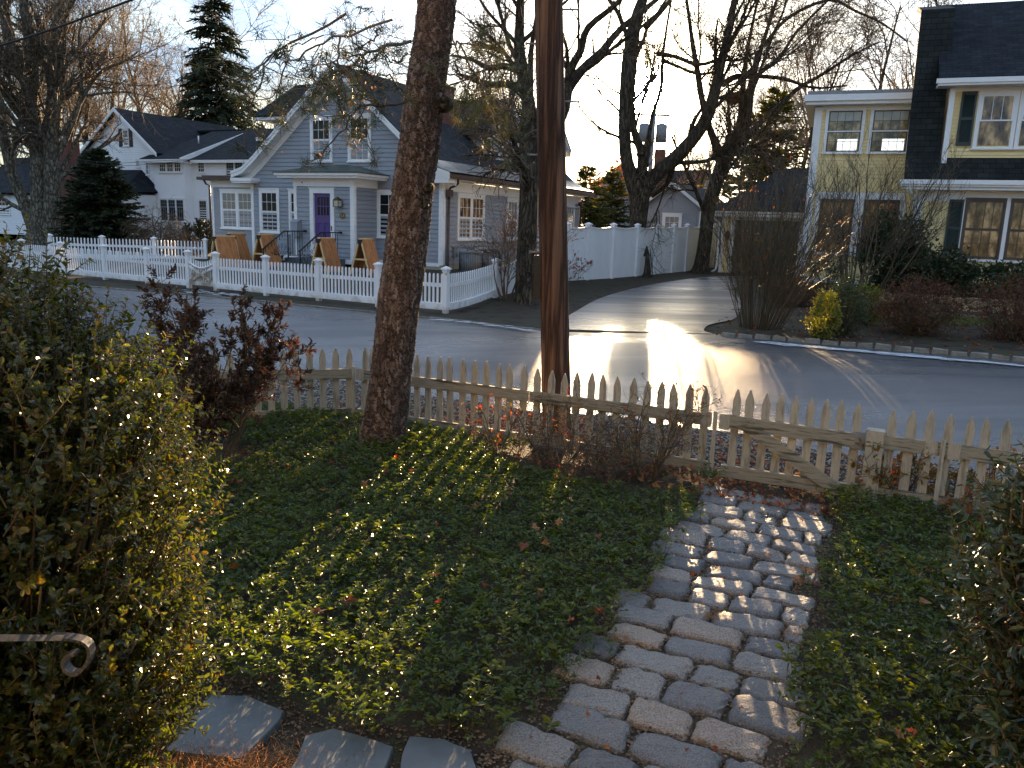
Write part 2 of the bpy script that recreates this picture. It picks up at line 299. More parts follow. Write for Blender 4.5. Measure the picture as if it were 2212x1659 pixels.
def asphalt(name, wet):
    m, nt, N = nodes(name); L = nt.links.new
    out = N('ShaderNodeOutputMaterial'); b = N('ShaderNodeBsdfPrincipled'); L(b.outputs[0], out.inputs[0])
    tc = N('ShaderNodeTexCoord'); mp = N('ShaderNodeMapping'); mp.inputs['Rotation'].default_value = (0, 0, R(25)); mp.inputs['Scale'].default_value = (.16, .9, 1); L(tc.outputs['Object'], mp.inputs[0])
    nz = N('ShaderNodeTexNoise'); nz.inputs['Scale'].default_value = 1.; nz.inputs['Detail'].default_value = 5; nz.inputs['Roughness'].default_value = .55; L(mp.outputs[0], nz.inputs['Vector'])
    ag = N('ShaderNodeTexNoise'); ag.inputs['Scale'].default_value = 90; ag.inputs['Detail'].default_value = 4; ag.inputs['Roughness'].default_value = .7; L(tc.outputs['Object'], ag.inputs['Vector'])
    mx = N('ShaderNodeMixRGB', blend_type='MULTIPLY'); mx.inputs[0].default_value = 1
    L(ramp(N, nt, nz.outputs[0], [(.35, (.028, .034, .044)), (.65, (.054, .064, .080))]), mx.inputs[1])
    L(ramp(N, nt, ag.outputs[0], [(.3, (.55, .55, .55)), (.7, (1.5, 1.5, 1.5))]), mx.inputs[2]); L(mx.outputs[0], b.inputs['Base Color'])
    vo = N('ShaderNodeTexVoronoi', feature='DISTANCE_TO_EDGE'); vo.inputs['Scale'].default_value = .42; wn = N('ShaderNodeTexNoise'); wn.inputs['Scale'].default_value = 1.6; wn.inputs['Detail'].default_value = 6; L(tc.outputs['Object'], wn.inputs[0]); va = N('ShaderNodeMixRGB', blend_type='ADD'); va.inputs[0].default_value = .9; L(tc.outputs['Object'], va.inputs[1]); L(wn.outputs['Color'], va.inputs[2]); L(va.outputs[0], vo.inputs['Vector'])
    m4 = N('ShaderNodeMixRGB', blend_type='MULTIPLY'); m4.inputs[0].default_value = .85; L(mx.outputs[0], m4.inputs[1]); L(ramp(N, nt, vo.outputs[0], [(.0, (.25, .25, .25)), (.009, (1, 1, 1))]), m4.inputs[2]); L(m4.outputs[0], b.inputs['Base Color'])
    L(ramp(N, nt, nz.outputs[0], [(.38, (wet+.22,)*3), (.62, (wet,)*3)]), b.inputs['Roughness'])
    bp = N('ShaderNodeBump'); bp.inputs['Strength'].default_value = .5; bp.inputs['Distance'].default_value = .006; L(ag.outputs[0], bp.inputs['Height']); L(bp.outputs[0], b.inputs['Normal'])
    b.inputs['Specular IOR Level'].default_value = .65; return m
m_road = asphalt('damp_asphalt', .21)
m_drive = asphalt('wet_driveway_asphalt', .26)
m_soil = M('dark_soil', (.018, .013, .009), (.05, .036, .025), 5, .9, .25, .8, 45, detail=9)
m_mulch = M('ground_earth', (.022, .016, .012), (.055, .042, .028), 3, .9, .25, .9, 30, c3=(.04, .045, .02), detail=9)
m_frost = M('thin_ice', (.5, .55, .62), (.7, .74, .8), 8, .35, .5)
m_lawn = M('lawn_grass_blade', (.06, .09, .02), (.16, .17, .06), attr=True, rough=.6, trans=.2)
m_cable = M('black_cable_rubber', (.012, .012, .012), (.02, .02, .02), 9, .6)
m_redbr = M('red_brick_paver', (.12, .05, .035), (.2, .09, .06), 9, .85)
# ---------------------------------------------------------------- camera, sun, sky
cd = bpy.data.cameras.new('camera'); cam = bpy.data.objects.new('camera', cd); COL.objects.link(cam)
cd.sensor_fit = 'HORIZONTAL'; cd.sensor_width = 36; cd.lens = 36*F/2212; cd.clip_end = 3000; cd.clip_start = .05
cam.location = (0, 0, H)
from mathutils import Matrix
cam.matrix_world = Matrix.Translation((0, 0, H)) @ Matrix.Rotation(R(90)-PITCH, 4, 'X') @ Matrix.Rotation(ROLL, 4, 'Z')
SC.camera = cam
SAZ, SEL = R(8.4), R(8.9)
sd = Vector((math.sin(SAZ)*math.cos(SEL), math.cos(SAZ)*math.cos(SEL), math.sin(SEL)))
ld = bpy.data.lights.new('sun', 'SUN'); ld.energy = 5.; ld.angle = R(.5); ld.color = (1., .67, .36)
lo = bpy.data.objects.new('sun', ld); COL.objects.link(lo); lo.rotation_euler = sd.to_track_quat('Z', 'Y').to_euler(); lo.location = sd*100
w = bpy.data.worlds.new('World'); SC.world = w; w.use_nodes = True; nt = w.node_tree; nt.nodes.clear(); L = nt.links.new
def WN(t, **k): return _n(nt, t, k)
wo = WN('ShaderNodeOutputWorld'); bg = WN('ShaderNodeBackground'); sky = WN('ShaderNodeTexSky'); sky.sky_type = 'NISHITA'; sky.sun_disc = False
sky.sun_elevation = SEL; sky.sun_rotation = SAZ; sky.air_density = 1.; sky.dust_density = .5; sky.ozone_density = 2.2
tc = WN('ShaderNodeTexCoord'); sp0 = WN('ShaderNodeSeparateXYZ'); L(tc.outputs['Generated'], sp0.inputs[0])
skm = WN('ShaderNodeMixRGB', blend_type='MULTIPLY'); skm.inputs[0].default_value = 1; dsat = WN('ShaderNodeHueSaturation'); dsat.inputs['Saturation'].default_value = .68; L(sky.outputs[0], dsat.inputs['Color']); L(dsat.outputs[0], skm.inputs[1]); L(ramp(WN, nt, sp0.outputs['Z'], [(0., (.36, .38, .42)), (.10, (.34, .42, .54)), (.26, (.46, .62, .84)), (.65, (2.0, 2.0, 2.0))]), skm.inputs[2]); skc = skm.outputs[0]
mp = WN('ShaderNodeMapping'); mp.inputs['Scale'].default_value = (1.6, 1.6, 9); L(tc.outputs['Generated'], mp.inputs[0])
nz = WN('ShaderNodeTexNoise'); nz.inputs['Scale'].default_value = 2.2; nz.inputs['Detail'].default_value = 7; nz.inputs['Roughness'].default_value = .58; L(mp.outputs[0], nz.inputs['Vector'])
sp = WN('ShaderNodeSeparateXYZ'); L(tc.outputs['Generated'], sp.inputs[0])
band = ramp(WN, nt, sp.outputs['Z'], [(.0, (1, 1, 1)), (.20, (.9, .9, .9)), (.34, (0, 0, 0))])
den = ramp(WN, nt, nz.outputs[0], [(.45, (0, 0, 0)), (.62, (1, 1, 1))])
ml = WN('ShaderNodeMath', operation='MULTIPLY'); L(band, ml.inputs[0]); L(den, ml.inputs[1])
mx = WN('ShaderNodeMixRGB'); L(ml.outputs[0], mx.inputs[0]); L(skc, mx.inputs[1])
hs = WN('ShaderNodeMixRGB', blend_type='MULTIPLY'); hs.inputs[0].default_value = 1; L(skc, hs.inputs[1]); hs.inputs[2].default_value = (2.5, 1.9, 1.3, 1); L(hs.outputs[0], mx.inputs[2])
nrm = WN('ShaderNodeVectorMath', operation='NORMALIZE'); L(tc.outputs['Generated'], nrm.inputs[0])
dt = WN('ShaderNodeVectorMath', operation='DOT_PRODUCT'); L(nrm.outputs[0], dt.inputs[0]); dt.inputs[1].default_value = tuple(sd)
cl = WN('ShaderNodeMath', operation='MAXIMUM'); cl.inputs[1].default_value = 0; L(dt.outputs['Value'], cl.inputs[0]); prev = mx.outputs[0]
for pw_, am, cc in ((9, 2.2, (1., .80, .55)), (60, 14., (1., .74, .40)), (800, 160., (1., .78, .42)), (12000, 4000., (1, .88, .62))):   # the aureole of the low sun
    pw = WN('ShaderNodeMath', operation='POWER'); L(cl.outputs[0], pw.inputs[0]); pw.inputs[1].default_value = pw_
    ad = WN('ShaderNodeMixRGB', blend_type='ADD'); ad.inputs[0].default_value = 1; m2 = WN('ShaderNodeVectorMath', operation='SCALE'); m2.inputs[0].default_value = [v*am for v in cc]; L(pw.outputs[0], m2.inputs['Scale'])
    L(prev, ad.inputs[1]); L(m2.outputs[0], ad.inputs[2]); prev = ad.outputs[0]
L(prev, bg.inputs[0]); bg.inputs[1].default_value = .067; L(bg.outputs[0], wo.inputs[0])
SC.view_settings.view_transform = 'Standard'; SC.view_settings.look = 'None'; SC.view_settings.exposure = 2.28; SC.view_settings.gamma = 1
SC.cycles.max_bounces = 6; SC.cycles.transparent_max_bounces = 6; SC.cycles.sample_clamp_indirect = 6
# ---------------------------------------------------------------- ground, road, driveway, path
def nonuni(a, lo, hi, b, fine, coarse):
    l = -np.geomspace(-lo, -a, coarse, endpoint=False) if a < lo else np.array([])
    r = np.geomspace(hi, b, coarse+1)[1:] if b > hi else np.array([])
    return np.concatenate([l, np.arange(lo, hi, fine), r])
xs = nonuni(-900, -34, 24, 900, .33, 14); ys = nonuni(-60, -22, 40, 1500, .33, 14)
X, Y = np.meshgrid(xs, ys, indexing='ij'); Z = hgt_st(X, Y)
W_ = ST.o[None, None]+X[..., None]*ST.x+Y[..., None]*ST.y; W_[..., 2] = Z
def grid_faces(a, b):
    i = np.arange(a-1)[:, None]*b; j = np.arange(b-1)[None]
    q = i+j; return np.stack([q, q+b, q+b+1, q+1], -1).reshape(-1, 4)
MB().add(W_.reshape(-1, 3), grid_faces(len(xs), len(ys)), smooth=True).build('ground', m_mulch, kind='structure')
def drape(name, rows, m, dz=.012, cols=14, dense=8, **kw):   # rows: (t, sL, sR)
    rows = np.array(rows); tt = np.linspace(rows[0, 0], rows[-1, 0], dense*len(rows))
    a = np.interp(tt, rows[:, 0], rows[:, 1]); b = np.interp(tt, rows[:, 0], rows[:, 2]); u = np.linspace(0, 1, cols)
    S_ = a[:, None]*(1-u)+b[:, None]*u; T_ = np.broadcast_to(tt[:, None], S_.shape)
    P = ST.o+S_[..., None]*ST.x+T_[..., None]*ST.y; P[..., 2] = hgt_st(S_, T_)+dz
    return MB().add(P.reshape(-1, 3), grid_faces(*S_.shape)[:, ::-1], smooth=True).build(name, m, kind='structure', **kw)
def strip(name, left, right, m, dz, **kw):   # two polylines in street coordinates, same length
    l = smooth_line([(*p, 0) for p in left], 60); r = smooth_line([(*p, 0) for p in right], 60); u = np.linspace(0, 1, 10)[None, :, None]
    Q = l[:, None]*(1-u)+r[:, None]*u; P = ST.o+Q[..., :1]*ST.x+Q[..., 1:2]*ST.y; P[..., 2] = hgt_st(Q[..., 0], Q[..., 1])+dz
    return MB().add(P.reshape(-1, 3), grid_faces(60, 10), smooth=True).build(name, m, kind='structure', **kw)
# road between a wavering near edge and the far edge
sx = np.linspace(-70, 60, 300)
near = -9.55+.12*np.sin(sx*1.3)+.08*np.sin(sx*3.7)
fe = [gs(*p) for p in ((270, 628), (430, 640), (815, 678), (1000, 697), (1165, 717), (1350, 722), (1480, 716), (1535, 720), (1575, 729), (1900, 755), (2212, 782))]
far = np.interp(sx, [p[0] for p in fe], [p[1] for p in fe])
u = np.linspace(0, 1, 24); T_ = near[:, None]*(1-u)+far[:, None]*u; S_ = np.broadcast_to(sx[:, None], T_.shape)
P = ST.o+S_[..., None]*ST.x+T_[..., None]*ST.y; P[..., 2] = hgt_st(S_, T_)+.012+.03*np.sin(u*math.pi)[None]
MB().add(P.reshape(-1, 3), grid_faces(*T_.shape)[:, ::-1], smooth=True).build('road', m_road, kind='structure')
rows = []
for l_, r_ in (((1120, 712), (1540, 724)), ((1165, 714), (1520, 716)), ((1200, 700), (1535, 703)), ((1235, 680), (1590, 688)), ((1300, 645), (1600, 650)), ((1400, 618), (1590, 622)), ((1520, 600), (1640, 597))):
    rows.append((gs(*l_), gs(*r_)))
strip('driveway', [a for a, b in rows], [b for a, b in rows], m_drive, .028)
# granite edging of the far kerbs
KL = [gs(*p) for p in ((1556, 727), (1650, 736), (1900, 755), (2212, 782))]; ka = np.array(KL[0]); kb = np.array(KL[-1]); kd = (kb-ka)/np.linalg.norm(kb-ka)
mb = MB(); a_ = 0.
while a_ < 10:
    w_ = .27+rng.random()*.05; q = ka+kd*(a_+w_/2); z_ = float(hgt_st(*q)); p = ST.w(q[0], q[1]+.07*math.sin(a_*.9)+rng.normal()*.015, z_)
    a = ST.x*(w_/2-.012); b = ST.y*(.05+rng.random()*.015); h = .07+rng.random()*.03; q4 = [p-a-b, p+a-b, p+a+b, p-a+b]; tp = [p-a*.88-b*.7, p+a*.86-b*.75, p+a*.9+b*.8, p-a*.85+b*.8]
    mb.hexa([v+np.array([0, 0, -.02]) for v in q4]+[v+np.array([0, 0, h+rng.normal()*.008]) for v in tp]); a_ += w_
mb.build('kerb', m_curbst, kind='structure')
mb = MB(); e_ = [gs(*p) for p in ((200, 622), (270, 628), (430, 640), (815, 678), (1000, 697), (1160, 716))]
for s in np.arange(e_[0][0], e_[-1][0], .5):
    t = np.interp(s, [p[0] for p in e_], [p[1] for p in e_])+.04; p = ST.w(s, t+rng.normal()*.015, float(hgt_st(s, t)))
    a = ST.x*.245; b = ST.y*.04; q = [p-a-b, p+a-b, p+a+b, p-a+b]
    mb.hexa([v+np.array([0, 0, -.02]) for v in q]+[v+np.array([0, 0, .035+rng.random()*.012]) for v in q])
mb.build('kerb', m_curbst, kind='structure')
# frost along the gutter line of the right kerb and by the far gate
mb = MB()
fr_ = [(x, np.interp(x, [1640, 1900, 2212], [744, 768, 797])+rng.normal()*1.3) for x in np.arange(1640, 2215, 3.5)]+[(x, 632+(x-380)*.07+rng.normal()*2) for x in np.arange(400, 520, 4)]+[(x, np.interp(x, [830, 1000, 1160], [683, 701, 720])+rng.normal()*1.2) for x in np.arange(940, 1150, 8)]
for x_, y_ in fr_:
    p = gt(x_, y_); p[2] += .046
    k = 7; a = np.arange(k)*2*math.pi/k; rr = (.02+rng.random(k)*.07)
    mb.poly([p+ST.x*math.cos(x)*r_*2.2+ST.y*math.sin(x)*r_*.55 for x, r_ in zip(a, rr)])
    mb.v[-1][:, 2] += len(mb.v)*.00004
mb.build('frost', m_frost, kind='stuff', label='thin broken line of frost along the road edges', cat='frost')
# cobble path from the gate towards the camera
cl_ = np.array(sorted([ST.loc(g(*p))[::-1] for p in ((1512, 1080), (1445, 1190), (1345, 1330), (1225, 1480), (1150, 1590), (1085, 1659))])); cr_ = np.array(sorted([ST.loc(g(*p))[::-1] for p in ((1792, 1085), (1762, 1230), (1742, 1340), (1708, 1440), (1690, 1530), (1655, 1659))]))
mb = MB(); t = -11.25; row = 0
UU, VV = np.meshgrid(np.array([-1, -.97, -.92, -.8, -.6, -.3, 0, .3, .6, .8, .92, .97, 1]), np.array([-1, -.96, -.9, -.7, -.35, 0, .35, .7, .9, .96, 1]), indexing='ij'); gf = grid_faces(13, 11)
while t > -18.2:
    d = .225+rng.random()*.055; s = np.interp(t, cl_[:, 0], cl_[:, 1])-rng.random()*.2+.02; end = np.interp(t, cr_[:, 0], cr_[:, 1])+rng.normal()*.05; tilt = rng.normal()*.03
    while s < end:
        w_ = .25+rng.random()*.20; 
        if s+w_ > end+.12: w_ = max(.12, end-s)
        cu, cv = w_/2-.005, d/2-.005
        sx_ = np.sign(UU)*np.abs(UU); sy_ = np.sign(VV)*np.abs(VV)
        rr = 1-.07*(UU*VV)**4*(.4+rng.random())
        ph = rng.random(4)*6
        top = .040*(1-np.abs(UU)**14)*(1-np.abs(VV)**12)+.004*np.sin(UU*3+ph[0])*np.sin(VV*2+ph[1])+.003*np.sin(UU*7+ph[2])+rng.normal(size=UU.shape)*.003-.012*np.clip(np.abs(UU)*np.abs(VV)-.55, 0, 1)*rng.random()
        sl = rng.normal(size=2)*.006; edge = (np.abs(UU) > .99) | (np.abs(VV) > .99)
        zz = np.where(edge, -.03, top+sl[0]*UU+sl[1]*VV)+rng.normal()*.004-.008
        wob = .006*np.sin(VV*2.5+ph[3]); ls = s+w_/2+sx_*cu*rr+wob; lt = t-d/2+sy_*cv*rr+.006*np.sin(UU*2.2+ph[0])+tilt*(ls-2.7)
        jt = rng.normal(size=(2,)+UU.shape)*.0022; ls = ls+jt[0]+.006*np.sin(VV*7+ph[1])*np.abs(UU); lt = lt+jt[1]+.005*np.sin(UU*9+ph[2])*np.abs(VV)
        P = ST.o+ls[..., None]*ST.x+lt[..., None]*ST.y; P[..., 2] = zz-.028
        mb.add(P.reshape(-1, 3), gf, rng.random(), smooth=rng.random() < .4); s += w_
    t -= d; row += 1
mb.build('cobble_path', m_granite, kind='structure')
# ---------------------------------------------------------------- building helpers (local frame: x right, y back, z up, absolute heights)
class Wall:      # a along the wall, o outward, z up
    def __init__(s, p, d, n): s.p = np.array([*p, 0.]); s.d = np.array([*d, 0.]); s.n = np.array([*n, 0.])
    def P(s, a, o, z): return s.p+s.d*a+s.n*o+np.array([0, 0, z])
    def box(s, mb, a0, a1, o0, o1, z0, z1, rnd=None):
        q = [s.P(a0, o1, z0), s.P(a1, o1, z0), s.P(a1, o0, z0), s.P(a0, o0, z0)]
        t = [v+np.array([0, 0, z1-z0]) for v in q]
        if np.cross(s.d, np.array([0, 0, 1]))@s.n < 0: q = q[::-1]; t = t[::-1]
        mb.hexa(q+t, rnd)
def clipx(poly, z):      # x range of a convex polygon at height z
    xs = []
    for (x0, z0), (x1, z1) in zip(poly, poly[1:]+poly[:1]):
        if (z0-z)*(z1-z) <= 0 and z0 != z1: xs.append(x0+(x1-x0)*(z-z0)/(z1-z0))
        elif z0 == z and z1 == z: xs += [x0, x1]
    return (min(xs), max(xs)) if xs else None
def siding(mb, W, poly, ex=.145, th=.026):
    zs = [p[1] for p in poly]; z = min(zs); top = max(zs)
    while z < top-1e-3:
        z2 = min(z+ex, top); a = clipx(poly, z+1e-4); b = clipx(poly, z2-1e-4)
        if a and b and a[1]-a[0] > .01:
            gz = min(.009, ex*.14)
            V = [W.P(a[0], th, z+gz), W.P(a[1], th, z+gz), W.P(b[1], .004, z2), W.P(b[0], .004, z2), W.P(a[0], -.02, z+gz), W.P(a[1], -.02, z+gz)]
            f = [[0, 1, 2, 3], [4, 5, 1, 0]]
            mb.add(V, f)
        z = z2
    # backing
    mb.poly([W.P(x, -.018, zz) for x, zz in poly])
def window(parent, W, a0, a1, z0, z1, cols=3, rt=2, rb=2, casing=.10, glass=None, frame=None, sash=None, sill=True, proud=.05, mun=.014, split=.5, glass2=None, units=1, head=.02):
    frame = frame or m_white; glass = glass or m_glass; mb = MB(); mp_ = MB(); pane2 = MB(); sm = MB()
    W.box(mb, a0, a1, .0, proud, z1-casing, z1); W.box(mb, a0-head, a1+head, 0, proud+.02, z1, z1+.035)
    W.box(mb, a0, a0+casing, 0, proud, z0, z1-casing); W.box(mb, a1-casing, a1, 0, proud, z0, z1-casing); W.box(mb, a0+casing, a1-casing, 0, proud, z0, z0+.03)
    b0, b1 = a0+casing, a1-casing; wd = (b1-b0-(units-1)*.10)/units; s = .035
    for k in range(units):
        c0 = b0+k*(wd+.10); c1 = c0+wd; zb, zt = z0+.03, z1-casing; zm = zb+(zt-zb)*split
        if k: W.box(mb, c0-.10, c0, 0, proud, zb, zt)
        for (y0, y1, rows, o) in ((zb, zm, rb, .012), (zm, zt, rt, .026)):
            if rows == 0: continue
            W.box(sm, c0, c0+s, 0, o+.018, y0, y1); W.box(sm, c1-s, c1, 0, o+.018, y0, y1); W.box(sm, c0+s, c1-s, 0, o+.018, y0, y0+s); W.box(sm, c0+s, c1-s, 0, o+.018, y1-s, y1)
            tgt = pane2 if (glass2 and y0 == zb) else mp_
            W.box(tgt, c0+s*.5, c1-s*.5, 0.0215 if 0 else .002, o+.002, y0+s*.5, y1-s*.5)
            for i in range(1, cols):
                x = c0+s+(c1-c0-2*s)*i/cols; W.box(sm, x-mun/2, x+mun/2, o-.004, o+.010, y0+s, y1-s)
            for i in range(1, rows):
                z = y0+s+(y1-y0-2*s)*i/rows; W.box(sm, c0+s, c1-s, o-.004, o+.0085, z-mun/2, z+mun/2)
    f = mb.build('window', frame, parent); sm.build('sash', sash or frame, f); mp_.build('pane', glass, f)
    if pane2.nf: pane2.build('pane', glass2, f)
    if sill:
        q = MB(); W.box(q, a0-.03, a1+.03, 0, proud+.035, z0-.045, z0); q.build('sill', frame, f)
    return f
def roof_plane(mb, uv, pts, u=None):
    """pts: polygon on a plane; uv along eave direction and up the slope"""
    P = [np.array(p, float) for p in pts]; n = np.zeros(3)
    for i in range(1, len(P)-1): n += np.cross(P[i]-P[0], P[i+1]-P[0])
    n /= np.linalg.norm(n); h = np.cross(n, [0, 0, 1.]); h /= np.linalg.norm(h)+1e-9; v = np.cross(h, n)
    mb.poly(P); uv += [(float(p@h), float(p@v)) for p in P]
def build_roof(planes, mat, parent, name='roof', th=.07):
    mb = MB(); uv = []
    for pts in planes:
        P = [np.array(p, float) for p in pts]; n = np.zeros(3)
        for i in range(1, len(P)-1): n += np.cross(P[i]-P[0], P[i+1]-P[0])
        n /= np.linalg.norm(n)
        if n[2] < 0: P = P[::-1]; n = -n
        roof_plane(mb, uv, P)
        Q = [p-n*th for p in P][::-1]; roof_plane(mb, uv, Q)
        for i in range(len(P)):
            a, b = P[i], P[(i+1) % len(P)]; quad = [b, a, a-n*th, b-n*th]; mb.poly(quad); uv += [(0., 0.)]*4
    o = mb.build(name, mat, parent); l = o.data.uv_layers.new(name='uv'); l.data.foreach_set('uv', np.array(uv, np.float32).ravel())
    return o
# ================================================================= the grey house
_c = at(954.6, 573, 27.1); GH = Frame(_c, 26)
gh = thing('grey_house', 'grey clapboard house with white trim, dark gabled roof and purple front door', 'house', (_c[0], _c[1], 0), 26)
Wf = Wall((0, 0), (1, 0), (0, -1)); Ws = Wall((0, 0), (0, 1), (1, 0))
mb = MB()
AP = (-4.15, 7.42)
siding(mb, Wf, [(-8.3, 1.0), (0, 1.0), (0, 4.1), (-.6, 4.5), AP, (-7.7, 4.5), (-8.3, 4.1)])
siding(mb, Ws, [(0, 1.0), (12.2, 1.0), (12.2, 3.72), (0, 3.72)])
We = Wall((-10.37, .06), (1, 0), (0, -1)); siding(mb, We, [(0, 1.0), (2.13, 1.0), (2.13, 3.45), (0, 3.45)])
siding(mb, Wall((-10.37, .06), (0, 1), (-1, 0)), [(0, 1.0), (3, 1.0), (3, 3.45), (0, 3.45)])
mb.box((-8.29, .03, 0), (-.03, 12.17, 3.7)); mb.box((-10.34, .09, 0), (-8.3, 3, 3.44)); mb.build('wall', m_grey, gh)
mb = MB(); mb.box((-8.28, -.004, 0), (-.0, .01, .99)); mb.box((-.01, .0, 0), (.004, 12.2, .99)); mb.box((-10.34, .065, 0), (-8.29, .075, .99)); mb.build('foundation', m_concrete, gh)
prof = [(-8.85, 3.86), (-8.3, 4.03), (-7.75, 4.42), AP, (-.6, 4.42), (-.08, 4.03), (.5, 3.86)]
pl = []
for (x0, z0), (x1, z1) in zip(prof, prof[1:]): pl.append([(x0, -.42, z0+.12), (x1, -.42, z1+.12), (x1, 12.5, z1+.12), (x0, 12.5, z0+.12)])
rf = build_roof(pl, m_roofd, gh, 'roof', .08)
# rake boards and soffit
mb = MB()
def offs(d): return [(x, z-d) for x, z in prof]
for y0, y1, dt, db in ((-.46, -.40, .09, -.10), (-.48, -.46, .12, .03), (-.40, -.0, -.04, -.06), (-.03, .0, -.06, -.30)):
    T = [(x, z+dt) for x, z in prof]; B = [(x, z+db) for x, z in prof]
    for i in range(len(prof)-1):
        (xa, za), (xb, zb) = T[i], T[i+1]; (xc, zc), (xd, zd) = B[i], B[i+1]
        mb.hexa([(xc, y0, zc), (xd, y0, zd), (xd, y1, zd), (xc, y1, zc), (xa, y0, za), (xb, y0, zb), (xb, y1, zb), (xa, y1, za)])
mb.build('rake_board', m_white, gh)
mb = MB(); mb.box((-8.87, -.47, 3.64), (-7.85, .0, 3.76)); mb.box((-8.84, -.44, 3.58), (-7.9, .0, 3.635)); mb.box((-.55, -.44, 3.64), (.46, .0, 3.76))
mb.add([(.46, -.44, 3.765), (-.05, -.44, 4.0), (-.55, -.44, 3.765), (.46, -.40, 3.765), (-.05, -.40, 4.0), (-.55, -.40, 3.765)], [[0, 1, 2], [5, 4, 3]]); mb.build('eave_return', m_white, gh)
mb = MB()   # corner boards, friezes, soffits
for x in (-8.31, -.13): Wf.box(mb, x, x+.13, 0, .035, .98, 3.66)
Ws.box(mb, 0, .13, 0, .035, .98, 3.66); Ws.box(mb, 12.07, 12.2, 0, .035, .98, 3.66)
Ws.box(mb, .13, 12.2, 0, .032, 3.42, 3.70); Ws.box(mb, .0, 12.4, .0, .10, 3.66, 3.74); mb.box((.02, -.40, 3.755), (.44, 12.4, 3.79))
We.box(mb, -.0, .10, 0, .03, 1.0, 3.44); We.box(mb, -.02, 2.1, 0, .034, 3.44, 3.70)
Wf.box(mb, -8.30, -.1, 0, .033, .93, 1.05); mb.build('corner_trim', m_white, gh)
mb = MB(); mb.box((.44, -.42, 3.80), (.58, 12.5, 3.93)); mb.box((.455, -.40, 3.78), (.56, 12.45, 3.80)); mb.build('gutter', m_brown, gh)
build_roof([[(.52, -.40, 3.995), (-.07, -.40, 4.165), (-.07, 12.48, 4.165), (.52, 12.48, 3.995)], [(-.07, -.40, 4.17), (-.40, -.40, 4.42), (-.40, 12.48, 4.42), (-.07, 12.48, 4.17)]], m_flash, gh, 'roof_flashing', .012)
def downspout(pts, par, m=None, r=.045): q = MB(); q.tube(smooth_line(pts, 14) if len(pts) > 2 else pts, r, 8); return q
mb = MB(); mb.tube([(.5, .1, 3.8), (.5, .12, 3.66), (.38, .16, 3.58), (.17, .2, 3.52), (.13, .2, 3.44)], .04); mb.box((.03, .10, 3.22), (.2, .32, 3.45)); mb.tube([(.11, .21, 3.24), (.10, .21, .98), (.12, .21, .8)], .045); mb.build('downspout', m_brown, gh)
mb = MB(); mb.tube([(.5, 12.1, 3.8), (.42, 12.0, 3.6), (.13, 11.95, 3.5), (.11, 11.95, .9)], .04); mb.box((.03, 11.86, 3.3), (.2, 12.05, 3.5)); mb.build('downspout', m_brown, gh)
mb = MB(); mb.box((-10.75, -.32, 3.69), (-8.75, 3.2, 3.80)); mb.box((-10.6, -.2, 3.80), (-8.8, 3.2, 3.86)); mb.tube([(-10.6, -.1, 3.7), (-10.55, -.05, 3.55), (-10.42, -.0, 3.5), (-10.42, -.0, 1.)], .04); mb.build('side_roof', m_brown, gh)
# windows
window(gh, We, .46, 2.16, 1.92, 3.34, 3, 2, 2, .09, m_blind, units=2, glass2=m_blind)
window(gh, Wf, -7.90, -6.94, 1.83, 3.38, 3, 2, 2, .10)
window(gh, Wf, -6.5, -5.75, 1.83, 3.38, 2, 2, 2, .10)
window(gh, Wf, -2.60, -1.65, 1.83, 3.38, 2, 2, 2, .10)
window(gh, Wf, -1.42, -.47, 1.83, 3.38, 2, 2, 2, .10)
window(gh, Wf, -5.46, -4.49, 4.36, 5.87, 3, 2, 2, .10, m_glass, glass2=m_glass2)
window(gh, Wf, -3.82, -2.85, 4.36, 5.89, 3, 2, 2, .10, m_glass, glass2=m_glass2)
window(gh, Ws, .93, 2.84, 1.84, 3.37, 3, 2, 2, .10, m_glass3, units=2)
window(gh, Ws, 4.63, 6.5, 1.84, 3.37, 3, 2, 2, .10, m_glass2, units=2)
window(gh, Ws, 7.6, 8.6, 1.84, 3.37, 3, 2, 2, .10, m_glass2)
window(gh, Ws, 10.4, 11.46, 1.84, 3.40, 3, 2, 2, .10, m_glass2)
# left dormer with hip roof
dm = MB(); Wd = Wall((-8.54, 1.55), (1, 0), (0, -1)); siding(dm, Wd, [(0, 3.9), (4, 3.9), (4, 6.0), (0, 6.0)]); dm.box((-8.53, 1.58, 3.9), (-4, 9, 6.0))
d1 = dm.build('side_dormer', m_grey, gh); q = MB(); Wd.box(q, 0, .12, 0, .03, 3.9, 6.0); Wd.box(q, .12, 3.5, 0, .03, 5.86, 6.0); q.box((-9.2, 1.18, 6.0), (-5, 9.2, 6.14)); q.build('dormer_trim', m_white, d1)
build_roof([[(-9.25, 1.13, 6.15), (-4.2, 1.13, 6.15), (-4.2, 2.4, 7.42), (-8.2, 2.4, 7.42)], [(-9.25, 1.13, 6.15), (-8.2, 2.4, 7.42), (-8.2, 8.2, 7.42), (-9.25, 9.3, 6.15)], [(-8.2, 2.4, 7.42), (-4.2, 2.4, 7.43), (-4.2, 8.2, 7.43), (-8.2, 8.2, 7.42)]], m_roofd, d1, 'dormer_roof')
